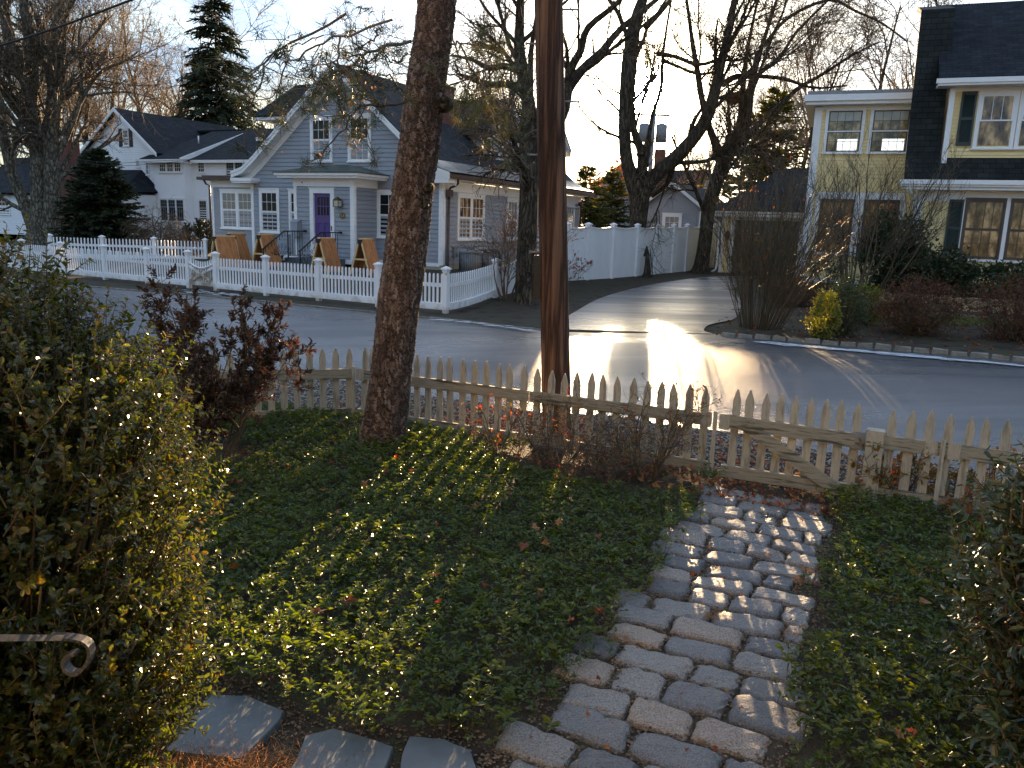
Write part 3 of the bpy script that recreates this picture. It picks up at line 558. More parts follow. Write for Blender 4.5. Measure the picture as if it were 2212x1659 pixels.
# right gabled dormers
def gdormer(yc, hw=1.22, xf=-1.0):
    m = MB(); Wg = Wall((xf, yc-hw), (0, 1), (1, 0)); siding(m, Wg, [(0, 4.4), (2*hw, 4.4), (2*hw, 6.0), (hw, 7.1), (0, 6.0)])
    for yy, n in ((yc-hw, -1), (yc+hw, 1)): siding(m, Wall((xf, yy), (-1, 0), (0, n)), [(0, 4.3), (2.9, 4.3), (2.9, 6.0), (0, 6.0)])
    d = m.build('gable_dormer', m_grey, gh); q = MB()
    Wg.box(q, 0, .10, 0, .03, 4.6, 6.); Wg.box(q, 2*hw-.1, 2*hw, 0, .03, 4.6, 6.)
    e = .33; k = (7.1-6.0)/hw
    for sgn in (-1, 1):
        y0, z0 = yc+sgn*(hw+e), 6.0-e*k; y1, z1 = yc, 7.1
        q.hexa([(xf+.02, y0, z0-.16), (xf+.30, y0, z0-.16), (xf+.30, y1, z1-.16), (xf+.02, y1, z1-.16), (xf+.02, y0, z0+.12), (xf+.30, y0, z0+.12), (xf+.30, y1, z1+.12), (xf+.02, y1, z1+.12)])
        q.box((xf-.0, yc+sgn*hw-.0, 5.72), (xf+.3, yc+sgn*(hw+e), 5.86)) if sgn > 0 else q.box((xf, yc-hw-e, 5.72), (xf+.3, yc-hw, 5.86))
    q.build('dormer_trim', m_white, d)
    build_roof([[(xf+.32, yc-hw-e, 6.0-e*k+.12), (xf+.32, yc, 7.22), (xf-3.2, yc, 7.22), (xf-1.9, yc-hw-e, 6.0-e*k+.12)], [(xf+.32, yc+hw+e, 6.0-e*k+.12), (xf+.32, yc, 7.22), (xf-3.2, yc, 7.22), (xf-1.9, yc+hw+e, 6.0-e*k+.12)]], m_roofd, d, 'dormer_roof')
    window(gh, Wg, hw-.52, hw+.52, 4.87, 5.93, 3, 2, 2, .09, m_glass2, sill=False)
    q = MB(); q.tube([(xf+.05, yc-hw-.2, 5.7), (xf-.03, yc-hw-.06, 5.6), (xf-.03, yc-hw-.06, 4.6), (xf+.15, yc-hw-.08, 4.45)], .04); q.box((xf-1.8, yc-hw-.42, 5.70), (xf+.3, yc-hw-.30, 5.80)); q.build('downspout', m_brown, gh)
gdormer(6.3); gdormer(10.95)
mb = MB(); Wl = Wall((-1.15, 7.5), (0, 1), (1, 0)); siding(mb, Wl, [(0, 4.4), (2.3, 4.4), (2.3, 5.9), (0, 5.9)]); mb.box((-3.5, 7.5, 4.3), (-1.17, 9.8, 6.0)); mb.build('dormer_link', m_grey, gh)
window(gh, Wl, .25, 1.15, 4.87, 5.85, 2, 2, 2, .08, m_glass2, sill=False); window(gh, Wl, 1.2, 2.1, 4.87, 5.85, 2, 2, 2, .08, m_glass2, sill=False)
mb = MB(); mb.box((-3.2, 3.9, 5.5), (-2.4, 4.7, 7.35)); mb.box((-3.25, 3.85, 7.35), (-2.35, 4.75, 7.45)); mb.build('chimney', m_brick, gh)
# entry porch
PY = -1.3
pm = MB(); Wp = Wall((-5.13, PY), (1, 0), (0, -1)); siding(pm, Wp, [(0, 1.0), (.70, 1.0), (.70, 3.42), (0, 3.42)]); siding(pm, Wp, [(1.72, 1.0), (2.51, 1.0), (2.51, 3.42), (1.72, 3.42)]); siding(pm, Wp, [(.7, 3.36), (1.73, 3.36), (1.73, 3.46), (.7, 3.46)])
siding(pm, Wall((-2.62, PY), (0, 1), (1, 0)), [(0, 1.0), (1.3, 1.0), (1.3, 3.46), (0, 3.46)]); siding(pm, Wall((-5.13, PY), (0, 1), (-1, 0)), [(0, 1.0), (1.3, 1.0), (1.3, 3.46), (0, 3.46)])
pm.box((-5.12, PY+.12, 1.), (-2.63, 0, 3.4)); po = pm.build('entry_porch', m_grey, gh)
q = MB()
for a in (0, 2.38): Wp.box(q, a, a+.13, 0, .03, 1.0, 3.44)
Wp.box(q, -.02, 2.53, 0, .035, 3.44, 3.70); Wall((-2.62, PY), (0, 1), (1, 0)).box(q, -.02, 1.3, 0, .035, 3.44, 3.70); Wall((-2.62, PY), (0, 1), (1, 0)).box(q, -.03, .1, 0, .032, 1.0, 3.44)
Wp.box(q, 0, 2.51, -.02, .04, .92, 1.06); Wall((-2.62, PY), (0, 1), (1, 0)).box(q, -.04, .25, 0, .036, .92, 1.25)
q.box((-5.55, PY-.36, 3.70), (-2.2, 0, 3.78)); q.box((-5.62, PY-.43, 3.78), (-2.13, 0, 3.87)); q.build('porch_trim', m_white, po)
ex = [(-5.66, PY-.47), (-2.09, PY-.47), (-2.09, 0), (-5.66, 0)]; z0 = 3.89; ra, rb = (-4.3, -.65, 4.2), (-3.4, -.65, 4.2)
build_roof([[(*ex[0], z0), (*ex[1], z0), rb, ra], [(*ex[1], z0), (*ex[2], z0), (-3.4, -.0, 4.2), rb], [(*ex[3], z0), (*ex[0], z0), ra, (-4.3, 0, 4.2)], [ra, rb, (-3.4, 0, 4.2), (-4.3, 0, 4.2)]], m_copper, po, 'porch_roof', .03)
# door
mb = MB(); Wp.box(mb, .70, .86, -.1, .045, 1.22, 3.22); Wp.box(mb, 1.57, 1.73, -.1, .045, 1.22, 3.22); Wp.box(mb, .70, 1.73, -.1, .05, 3.22, 3.37); Wp.box(mb, .67, 1.76, .0, .07, 3.37, 3.40); Wp.box(mb, .72, 1.72, -.1, .06, 1.10, 1.22); fr = mb.build('door_frame', m_white, gh)
mb = MB(); da, db = .86, 1.57; Wp.box(mb, da, db, -.10, -.06, 1.22, 3.22)
for a0, a1, z0_, z1_ in ((da, da+.11, 1.22, 3.22), (db-.11, db, 1.22, 3.22), (da+.11, db-.11, 3.10, 3.22), (da+.11, db-.11, 2.24, 2.50), (da+.11, db-.11, 1.22, 1.45), (1.175, 1.255, 1.45, 2.24)): Wp.box(mb, a0, a1, -.06, -.035, z0_, z1_)
for i in range(1, 4): x = da+.11+(db-da-.22)*i/4; Wp.box(mb, x-.015, x+.015, -.055, -.04, 2.5, 3.10)
Wp.box(mb, da+.11, db-.11, -.055, -.0395, 2.785, 2.815); dr = mb.build('door', m_door, gh)
q = MB(); Wp.box(q, da+.11, db-.11, -.06, -.052, 2.5, 3.10); q.build('pane', m_glass, dr)
q = MB(); Wp.box(q, 1.12, 1.31, -.036, -.03, 2.37, 2.42); q.build('letter_slot', m_brass, dr)
q = MB(); Wp.box(q, 1.60, 1.64, .045, .06, 2.0, 2.16); q.build('door_bell', m_brass, fr)
# lantern, house number
mb = MB(); ca = 1.98
def WpP(a, o, z): return Wp.P(a, o, z)
Wp.box(mb, ca-.05, ca+.05, .018, .04, 2.80, 2.98); Wp.box(mb, ca-.11, ca+.11, .06, .28, 2.78, 2.80); Wp.box(mb, ca-.11, ca+.11, .06, .28, 2.99, 3.01)
for dx in (-.11, .092):
    for o in (.06, .262): Wp.box(mb, ca+dx, ca+dx+.018, o, o+.018, 2.80, 2.99)
mb.hexa([WpP(ca-.11, .28, 3.01), WpP(ca+.11, .28, 3.01), WpP(ca+.11, .06, 3.01), WpP(ca-.11, .06, 3.01), WpP(ca-.06, .22, 3.07), WpP(ca+.06, .22, 3.07), WpP(ca+.06, .12, 3.07), WpP(ca-.06, .12, 3.07)]); Wp.box(mb, ca-.035, ca+.035, .135, .205, 3.07, 3.11); Wp.box(mb, ca-.015, ca+.015, .03, .10, 2.9, 2.93)
lt_ = mb.build('wall_lantern', m_brass, gh); q = MB(); Wp.box(q, ca-.095, ca+.095, .078, .262, 2.802, 2.988); q.build('lantern_glass', M('frosted_lantern_glass', (.35, .33, .28), (.5, .47, .4), 4, .2), lt_)
mb = MB(); k = 24; ang = np.arange(k)*2*math.pi/k
for r1, o in ((.125, .03), ): 
    f = [WpP(2.06+math.cos(a)*r1, .03, 2.5+math.sin(a)*r1*.82) for a in ang]; b_ = [WpP(2.06+math.cos(a)*r1, .0, 2.5+math.sin(a)*r1*.82) for a in ang]
    mb.poly(f); [mb.poly([b_[i], b_[(i+1) % k], f[(i+1) % k], f[i]]) for i in range(k)]
pq = mb.build('number_plaque', m_blk, gh)
def text_mesh(txt, size, depth, name, mat, parent, M4):
    cu = bpy.data.curves.new(name, 'FONT'); cu.body = txt; cu.size = size; cu.extrude = depth; cu.align_x = 'CENTER'; cu.align_y = 'CENTER'
    o = bpy.data.objects.new(name, cu); COL.objects.link(o); bpy.context.view_layer.update()
    me = bpy.data.meshes.new_from_object(o); bpy.data.objects.remove(o); me.materials.clear(); me.materials.append(mat)
    o = bpy.data.objects.new(name, me); link(o, parent); o.matrix_local = M4; return o
p_ = WpP(2.06, .034, 2.5)
text_mesh('53', .16, .004, 'digits', m_gold, pq, Matrix.Translation(Vector(p_)) @ Matrix.Rotation(R(90), 4, 'X'))
q = MB(); q.tube([WpP(2.06+math.cos(a)*.117, .033, 2.5+math.sin(a)*.095) for a in np.linspace(0, 2*math.pi, 33)], .005, 5, cap=False); q.build('plaque_rim', m_gold, pq)
# mail box, meters
mb = MB(); Wp.box(mb, .0, .30, .03, .22, 1.75, 2.24); mb.hexa([WpP(-.01, .24, 2.24), WpP(.31, .24, 2.24), WpP(.31, .02, 2.24), WpP(-.01, .02, 2.24), WpP(-.01, .2, 2.27), WpP(.31, .2, 2.27), WpP(.31, .02, 2.34), WpP(-.01, .02, 2.34)]); mb.build('mailbox', m_grey, gh, label='grey box fixed to the wall left of the purple door')
mb = MB(); Ws.box(mb, .62, .72, 0, .10, 1.25, 1.6); mb.tube([Ws.P(.80, .08, 1.25), Ws.P(.80, .08, 1.55)], .06); Ws.box(mb, .30, .42, 0, .08, 1.12, 1.3); mb.tube([Ws.P(.67, .06, 1.25), Ws.P(.67, .06, .8)], .015); mb.build('utility_meter', m_steel, gh)
# porch steps with railings
sp_ = thing('porch_steps', 'stone porch steps with ornate black iron railings before the purple door', 'steps', GH.w(-3.8, -2.0, 0), 26)
mb = MB(); ox, oy = -3.8, -2.0
def loc(x, y, z): return (x-ox, y-oy, z)
for a, b in (((-4.75, -2.25, 0), (-2.95, PY-.05, 1.08)), ((-4.75, -2.58, 0), (-2.95, -2.25, .92)), ((-4.75, -2.90, 0), (-2.95, -2.58, .76)), ((-4.75, -3.22, 0), (-2.95, -2.90, .60))): mb.box(loc(*a), loc(*b))
mb.build('stone_steps', m_slate, sp_)
for rx in (-4.6, -3.1):
    mb = MB(); zt = 1.95
    top = [loc(rx, PY-.06, zt), loc(rx, -2.42, zt)]; lo_ = loc(rx, -3.45, 1.36)
    mb.bar(top[0], top[1], .04, .035); mb.bar(top[1], lo_, .04, .035); mb.box(loc(rx-.03, PY-.16, zt-.035), loc(rx+.03, PY-.04, zt+.035))
    mb.bar(loc(rx, -2.25, 1.05), loc(rx, -2.25, zt), .03, .03, (0, 1, 0)); mb.bar(loc(rx, -3.40, .3), loc(rx, -3.40, 1.4), .03, .03, (0, 1, 0))
    for y in np.arange(-2.15, -1.45, .12): mb.bar(loc(rx, y, 1.15), loc(rx, y, zt), .014, .014, (0, 1, 0))
    for y in np.arange(-3.3, -2.35, .13): mb.bar(loc(rx, y, 1.36+(y+3.45)*.573-.16), loc(rx, y, 1.36+(y+3.45)*.573), .014, .014, (0, 1, 0))
    mb.bar(loc(rx, -1.40, 1.15), loc(rx, -2.25, 1.15), .02, .02); mb.bar(loc(rx, -2.25, 1.08), loc(rx, -3.40, .5), .02, .02)
    for cy_, cz in ((-2.55, .98), (-3.05, .72)):   # leaf motif
        for aa in np.linspace(-1.25, 1.25, 7):
            pts = [loc(rx, cy_+math.sin(aa*u_)*.42*u_, cz+math.cos(aa*u_*.9)*.44*u_) for u_ in np.linspace(0, 1, 8)]; mb.tube(pts, .009, 5)
            tip = np.array(pts[-1]); mb.tube([tip, tip+np.array([0, .06, .05]), tip+np.array([0, .02, .11]), tip+np.array([0, -.05, .05]), tip], .008, 5)
    mb.build('railing', m_blk, sp_)
# A-frame boards in the front yard
def aframe(name_label, px, py, yaw, ):
    p = GH.w(px, py); z = float(hgt(p[0], p[1])); t = thing('sandwich_board', name_label, 'sandwich board', (p[0], p[1], z), yaw, 'plywood sandwich boards in the front yard')
    hw, sp2, hh = .34, .36, 1.06
    for s_ in (-1, 1):
        mb = MB(); n = .012
        mb.hexa([(-hw, s_*sp2-n, .06), (hw, s_*sp2-n, .06), (hw, s_*sp2+n, .06), (-hw, s_*sp2+n, .06), (-hw, s_*.05-n, hh), (hw, s_*.05-n, hh), (hw, s_*.05+n, hh), (-hw, s_*.05+n, hh)]); mb.build('board', m_ply, t)
        mb = MB()
        for x in (-hw-.02, hw-.02): mb.bar((x+.02, s_*(sp2-.03), 0), (x+.02, s_*.03, hh-.02), .04, .07, (1, 0, 0))
        mb.build('leg', m_pine, t)
    mb = MB(); mb.box((-hw-.02, -.045, hh-.02), (hw+.02, .045, hh+.03))
    for x in (-hw, hw): mb.bar((x, -.24, .46), (x, .24, .46), .035, .05)
    mb.build('crossbar', m_pine, t); mb = MB()
    for x in (-hw-.01, hw+.01): mb.box((x-.03, -.07, hh-.14), (x+.03, .07, hh-.01))
    mb.build('hinge', m_blk, t); return t
aframe('plywood sandwich board just right of the porch steps, its face to the left fence', -2.25, -3.2, -66)
aframe('plywood sandwich board furthest right, beside the big leaning pine trunk', -.95, -2.9, -70)
aframe('plywood sandwich board directly left of the porch steps, behind the iron railing', -4.85, -3.0, -68)
aframe('lower plywood sandwich board standing in front of the furthest left one', -5.65, -4.0, -52)
aframe('plywood sandwich board furthest left, under the wide two part window', -6.05, -3.1, -68)
# air conditioner units
for (x, y, lab) in ((1.05, 0.1, 'round topped grey air conditioner unit by the house corner, nearer the downspout'), (1.05, 1.35, 'darker round air conditioner unit further along the side wall')):
    p = GH.w(x, y); z = float(hgt(p[0], p[1])); t = thing('air_conditioner', lab, 'air conditioner', (p[0], p[1], z), 26, 'air conditioner units beside the grey house')
    mb = MB(); mb.tube([(0, 0, 0), (0, 0, .62)], .38, 24, True); mb.build('casing', m_steel, t); mb = MB(); mb.tube([(0, 0, .62), (0, 0, .66), (0, 0, .70)], [.40, .40, .33], 24)
    mb.build('fan_cover', m_steel if y < 1 else m_blk, t)
    mb = MB(); [mb.tube([(math.cos(a)*.386, math.sin(a)*.386, .05), (math.cos(a)*.386, math.sin(a)*.386, .6)], .008, 4) for a in np.linspace(0, 6.28, 40)]; mb.build('grille', m_blk, t)
# ================================================================= the white house
_w = at(*[(350+770*.36166)*.548611, (400+1200*.36166)*.548611], 48); WH = Frame(_w, 26)
wh = thing('white_house', 'large white clapboard house with dark roofs beyond the inner picket fence', 'house', (_w[0], _w[1], 0), 26)
mb = MB(); A = Wall((0, 0), (1, 0), (0, -1)); siding(mb, A, [(-6, .5), (0, .5), (0, 6.0), (-2.95, 8.25), (-6, 6.0)], .13, .02); mb.box((-6, .02, 0), (-.0, 9, 6.0))
Bw = Wall((0, -.25), (1, 0), (0, -1)); siding(mb, Wall((2.4, .3), (1, 0), (0, -1)), [(0, .5), (5.0, .5), (5.0, 5.45), (0, 5.45)], .13, .02); siding(mb, Wall((2.4, .3), (0, 1), (1, 0)), [(-.5, 5.), (4.5, 5.), (4.5, 7.4), (-.5, 5.5)], .13, .02)
mb.box((2.4, .32, 0), (7.4, 9, 5.4)); siding(mb, Wall((7.4, .3), (0, 1), (1, 0)), [(0, .5), (9, .5), (9, 5.4), (4.6, 7.6), (0, 5.4)], .13, .02)
mb.box((.0, -.25, .5), (2.4, 5, 5.5)); siding(mb, Wall((-6, -2.4), (1, 0), (0, -1)), [(0, .5), (6.0, .5), (6.0, 3.4), (0, 3.4)], .13, .02); siding(mb, Wall((0, -2.4), (0, 1), (1, 0)), [(0, .5), (2.2, .5), (2.2, 3.4), (0, 3.4)], .13, .02); mb.box((-6, -2.38, 0), (-.01, 0, 3.4))
siding(mb, Wall((2.4, -.25), (0, 1), (1, 0)), [(0, 4.9), (5.2, 4.9), (5.2, 7.4), (0, 5.3)], .13, .012)
mb.build('wall', m_wsid, wh)
build_roof([[(-6.4, -.35, 5.72), (-2.95, -.35, 8.33), (-2.95, 9, 8.33), (-6.4, 9, 5.72)], [(.4, -.35, 5.75), (-2.95, -.35, 8.33), (-2.95, 9, 8.33), (.4, 9, 5.75)],
  [(-.6, -.7, 5.42), (2.62, -.7, 5.42), (2.62, 4.9, 7.55), (-.6, 4.9, 7.55)], [(2.2, 0., 5.42), (7.7, 0., 5.42), (7.7, 4.9, 7.62), (2.2, 4.9, 7.62)], [(-2.9, 9.8, 5.4), (7.7, 9.8, 5.4), (7.7, 4.9, 7.62), (-2.9, 4.9, 7.62)],
  [(-6.3, -2.8, 3.45), (.25, -2.8, 3.45), (-1.3, .0, 4.85), (-6.3, .0, 4.85)], [(.25, -2.8, 3.45), (.25, .0, 3.6), (-1.3, .0, 4.85)]], m_roofb, wh, 'roof', .1)
mb = MB()
for x0, x1, z0_, z1_ in ((-6.4, -2.95, 5.72, 8.33), (-2.95, .4, 8.33, 5.75)): mb.hexa([(x0, -.4, z0_-.2), (x1, -.4, z1_-.2), (x1, -.34, z1_-.2), (x0, -.34, z0_-.2), (x0, -.4, z0_), (x1, -.4, z1_), (x1, -.34, z1_), (x0, -.34, z0_)])
mb.box((-.6, -.74, 5.2), (2.62, -.68, 5.38)); mb.box((2.66, -.04, 5.22), (7.7, .02, 5.38)); mb.box((-6.3, -2.84, 3.25), (.25, -2.78, 3.42)); mb.box((-.55, -.68, 5.2), (2.6, -.1, 5.24))
for x, yy, za, zb in ((2.62, -.7, 5.42, 7.55), (7.7, 0, 5.42, 7.62)): mb.hexa([(x-.02, yy, za-.24), (x+.05, yy, za-.24), (x+.05, 4.9, zb-.24), (x-.02, 4.9, zb-.24), (x-.02, yy, za+.02), (x+.05, yy, za+.02), (x+.05, 4.9, zb+.02), (x-.02, 4.9, zb+.02)])
mb.build('roof_trim', m_white, wh)
def ww(W, *a, **k): return window(wh, W, *a, casing=.06, mun=.03, sash=m_white, **k)
window(wh, A, -2.72, -2.2, 6.2, 7.15, 3, 2, 2, .05, m_glass, mun=.02)
mb = MB(); A.box(mb, -3.05, -2.76, 0, .05, 6.15, 7.2); mb.build('shutter', m_blk, wh); mb = MB(); A.box(mb, -2.16, -1.9, 0, .05, 6.15, 7.2); mb.build('shutter', m_blk, wh)
window(wh, Bw, .45, 2.25, 4.68, 5.40, 3, 3, 0, .05, m_glass, units=3, mun=.025, split=.0); window(wh, Bw, .38, 2.33, 1.95, 3.22, 3, 2, 1, .06, m_glass, sash=m_steel, units=3, mun=.02, split=.66)
B2 = Wall((2.4, .3), (1, 0), (0, -1)); window(wh, B2, .50, 1.08, 4.7, 5.38, 3, 3, 0, .05, m_glass, mun=.025, split=.0); window(wh, B2, .48, 1.12, 2.0, 3.2, 3, 2, 1, .05, m_glass, sash=m_steel, mun=.02, split=.66)
window(wh, B2, 2.65, 3.95, 4.5, 5.35, 3, 2, 2, .05, m_glass, sash=m_steel, units=2, mun=.02)
C_ = Wall((0, -2.4), (1, 0), (0, -1)); window(wh, C_, -3.2, -2.1, 1.9, 3.1, 3, 2, 2, .06, m_glass, mun=.02, sash=m_steel); window(wh, C_, -1.05, -.05, 1.35, 3.15, 4, 3, 2, .06, m_glass, sash=m_steel, mun=.02)
for a0, a1, z0_, z1_ in ((-3.5, -3.05, 4.9, 5.35), (-1.75, -1.4, 5.0, 5.42), (-.95, -.62, 4.55, 5.45)): window(wh, A, a0, a1, z0_, z1_, 2, 3, 0, .05, m_glass, mun=.025, split=0.)
mb = MB(); mb.box((5.1, 2.6, 6.65), (5.35, 2.9, 6.85)); mb.tube([(1.0, 2.2, 6.5), (1.0, 2.2, 6.95)], .04); mb.build('roof_vent', m_white, wh)
# ================================================================= the yellow house
_y = at(*[(3100+1170*.42134)*.548611, (700+600*.42134)*.548611], 23.5); YH = Frame(_y, 21)
yh = thing('yellow_house', 'pale yellow clapboard house with black shingled gambrel roof and dark green shutters', 'house', (_y[0], _y[1], 0), 21)
mb = MB(); A = Wall((0, 0), (1, 0), (0, -1)); siding(mb, A, [(0, .85), (9, .85), (9, 3.55), (0, 3.55)], .105, .014); siding(mb, Wall((0, 0), (0, 1), (-1, 0)), [(0, .85), (5.2, .85), (5.2, 4.4), (5., 8.3), (3., 9.2), (1., 8.6), (0, 4.)], .105, .014)
D_ = Wall((.45, -.0), (1, 0), (0, -1)); siding(mb, D_, [(0, 4.45), (8.5, 4.45), (8.5, 6.5), (0, 6.5)], .105, .014); mb.box((.03, .03, 0), (9, 5.2, 4.0)); mb.box((.48, .03, 4.), (8.9, 4, 6.45)); mb.build('wall', m_yel, yh)
xr = -.44; build_roof([[(xr, -.40, 4.0), (9.4, -.40, 4.0), (9.4, .0, 4.62), (xr, .0, 4.62)], [(xr, .0, 4.62), (.42, .0, 4.62), (.42, 1.0, 8.75), (xr, 1.0, 8.75)], [(xr, 1.0, 8.75), (.42, 1.0, 8.75), (.42, 3.0, 9.3), (xr, 3.0, 9.3)]], m_roofg, yh, 'roof', .12)
build_roof([[(.12, -.42, 6.60), (9.3, -.42, 6.60), (9.3, 3.0, 9.32), (.12, 3.0, 9.32)], [(.1, 5, 8.4), (9.3, 5, 8.4), (9.3, 3.0, 9.3), (.1, 3.0, 9.3)]], m_roofb, yh, 'roof', .1)
mb = MB(); mb.box((-.55, -.55, 3.86), (9.4, -.40, 3.98)); mb.box((-.5, -.50, 3.80), (9.4, -.02, 3.86)); mb.box((-.42, -.44, 3.72), (9.4, -.03, 3.795)); A.box(mb, 0, 9, 0, .03, 3.42, 3.72)
A.box(mb, -.0, .14, 0, .035, .85, 3.42); mb.box((.05, -.57, 6.50), (9.3, -.43, 6.62)); mb.box((.1, -.53, 6.44), (9.3, -.02, 6.50)); D_.box(mb, 0, 8.5, 0, .03, 6.34, 6.44)
D_.box(mb, 0, .13, 0, .16, 4.45, 6.40); A.box(mb, 0, 9, 0, .02, .80, .88); mb.build('white_trim', m_white, yh)
mb = MB(); mb.box((-.3, -.10, .3), (-.0, .0, .1)); mb.box((.0, -.005, 0), (9, .005, .80)); mb.build('foundation', m_concrete, yh)
mb = MB(); mb.tube([(-.35, -.46, 3.85), (-.2, -.3, 3.6), (-.06, -.09, 3.5), (-.06, -.09, 1.0)], .045); mb.build('downspout', m_white, yh)
def shutter(W, a0, a1, z0_, z1_):
    m = MB(); W.box(m, a0, a0+.05, .02, .06, z0_, z1_); W.box(m, a1-.05, a1, .02, .06, z0_, z1_); zm = (z0_+z1_)/2
    for zz, hh in ((z0_, .09), (zm-.04, .08), (z1_-.07, .07)): W.box(m, a0+.05, a1-.05, .02, .058, zz, zz+hh)
    for za, zb in ((z0_+.09, zm-.04), (zm+.04, z1_-.07)):
        for z in np.arange(za+.01, zb-.02, .036):
            m.add([W.P(a0+.05, .052, z), W.P(a1-.05, .052, z), W.P(a1-.05, .026, z+.034), W.P(a0+.05, .026, z+.034)], [[0, 1, 2, 3]])
    W.box(m, a0+.05, a1-.05, .02, .024, z0_+.05, z1_-.05); return m.build('shutter', m_shut, yh)
shutter(A, .80, 1.17, 1.90, 3.48); window(yh, A, 1.20, 2.20, 1.88, 3.5, 4, 1, 2, .05, m_glass3, frame=m_brown, sash=m_brown, mun=.02, proud=.06, sill=False, head=0); window(yh, A, 2.30, 3.30, 1.88, 3.5, 4, 1, 2, .05, m_glass3, frame=m_brown, sash=m_brown, mun=.02, proud=.06, sill=False, head=0)
shutter(A, 3.36, 3.73, 1.90, 3.48); mb = MB(); A.box(mb, 1.1, 3.4, 0, .10, 1.80, 1.86); A.box(mb, 2.20, 2.30, 0, .05, 1.86, 3.42); A.box(mb, 1.17, 1.20, 0, .05, 1.86, 3.42); mb.build('sill', m_white, yh)
D2 = Wall((0, 0), (1, 0), (0, -1)); shutter(D2, .76, 1.13, 4.92, 6.35); window(yh, D2, 1.17, 2.14, 4.86, 6.34, 3, 1, 0, .10, m_glass3, units=1, split=.5); window(yh, D2, 2.16, 3.13, 4.86, 6.34, 3, 1, 0, .10, m_glass3, units=1, split=.5); shutter(D2, 3.17, 3.54, 4.92, 6.35)
for a in (1.17, 2.16):
    q = MB(); D2.box(q, a+.12, a+.85, .005, .03, 4.93, 5.56); q.build('lower_pane', m_glass3, yh); q = MB(); D2.box(q, a+.1, a+.87, .005, .045, 5.56, 5.60); q.build('meeting_rail', m_white, yh)
# two storey wing
mb = MB(); Wg = Wall((-3.05, 2), (1, 0), (0, -1)); siding(mb, Wg, [(0, .9), (3.05, .9), (3.05, 6.3), (0, 6.3)], .105, .014); siding(mb, Wall((-3.05, 2), (0, 1), (-1, 0)), [(0, .9), (5, .9), (5, 6.3), (0, 6.3)], .105, .014); mb.box((-3.04, 2.02, 0), (0, 7, 6.3)); wg = mb.build('wing', m_yel, yh)
q = MB(); Wg.box(q, 0, .22, 0, .03, .9, 6.3); Wg.box(q, .22, 3.05, 0, .026, 6.2, 6.32); q.box((-3.32, 1.6, 6.32), (.0, 7.2, 6.42)); q.box((-3.38, 1.52, 6.42), (-.05, 7.3, 6.60)); Wg.box(q, 0, 3.05, 0, .03, .88, 1.0)
Wg.box(q, .3, 2.85, 0, .024, 3.5, 3.72); Wg.box(q, .28, 2.85, 0, .10, 1.78, 1.84); Wg.box(q, .3, .42, 0, .03, 1.84, 3.5); Wg.box(q, 1.44, 1.70, 0, .03, 1.84, 3.5); Wg.box(q, 2.74, 2.90, 0, .03, 1.84, 3.5); q.build('wing_trim', m_white, wg)
q = MB(); q.box((-3.3, 1.6, 6.60), (-.1, 7.2, 6.72)); q.build('wing_roof', m_steel, wg)
m_blindw = M('roller_blind_behind_glass', (.30, .30, .26), (.42, .41, .36), 3, .1, .5)
m_dayglow = M('glowing_daylight_patch', (.7, .72, .7), (.8, .8, .78), 3, .2); _b = [n for n in m_dayglow.node_tree.nodes if n.type == 'BSDF_PRINCIPLED'][0]; _b.inputs['Emission Color'].default_value = (.85, .9, .85, 1); _b.inputs['Emission Strength'].default_value = .28  # emissive patch that imitates daylight, no far window is built
m_view = M('window_glass_painted_lit_room', (.06, .045, .02), (.26, .19, .085), 2.2, .05, .6, stretch=(2, 2, 1.2), c3=(.60, .46, .24), detail=8)  # opaque pane with the brightness of a lit interior painted in
window(yh, Wg, .34, 1.48, 4.92, 6.26, 4, 2, 2, .09, m_view, sash=m_brown); window(yh, Wg, 1.62, 2.80, 4.92, 6.26, 4, 2, 2, .09, m_view, sash=m_brown)
q = MB(); Wg.box(q, .43, 1.39, .03, .05, 5.54, 5.58); Wg.box(q, 1.71, 2.71, .03, .05, 5.54, 5.58); q.build('meeting_rail', m_white, yh)
for a in (.34, 1.62):   # roller blinds, and glowing patches standing in for daylight through the wing
    w0 = a+.13; w1 = a+(1.14 if a < 1 else 1.18)-.13; q = MB(); Wg.box(q, w0, w1, .029, .0305, 5.86, 6.13); q.build('blind', m_blindw, yh); q = MB(); Wg.box(q, w0+.28, w1-.03, .0155, .0165, 4.99, 5.33); q.build('daylight_glow', m_dayglow, yh)
window(yh, Wg, .44, 1.43, 1.86, 3.48, 5, 1, 2, .04, m_glass3, frame=m_brown, sash=m_brown, mun=.02, sill=False, head=0); window(yh, Wg, 1.72, 2.73, 1.86, 3.48, 5, 1, 2, .04, m_glass3, frame=m_brown, sash=m_brown, mun=.02, sill=False, head=0)
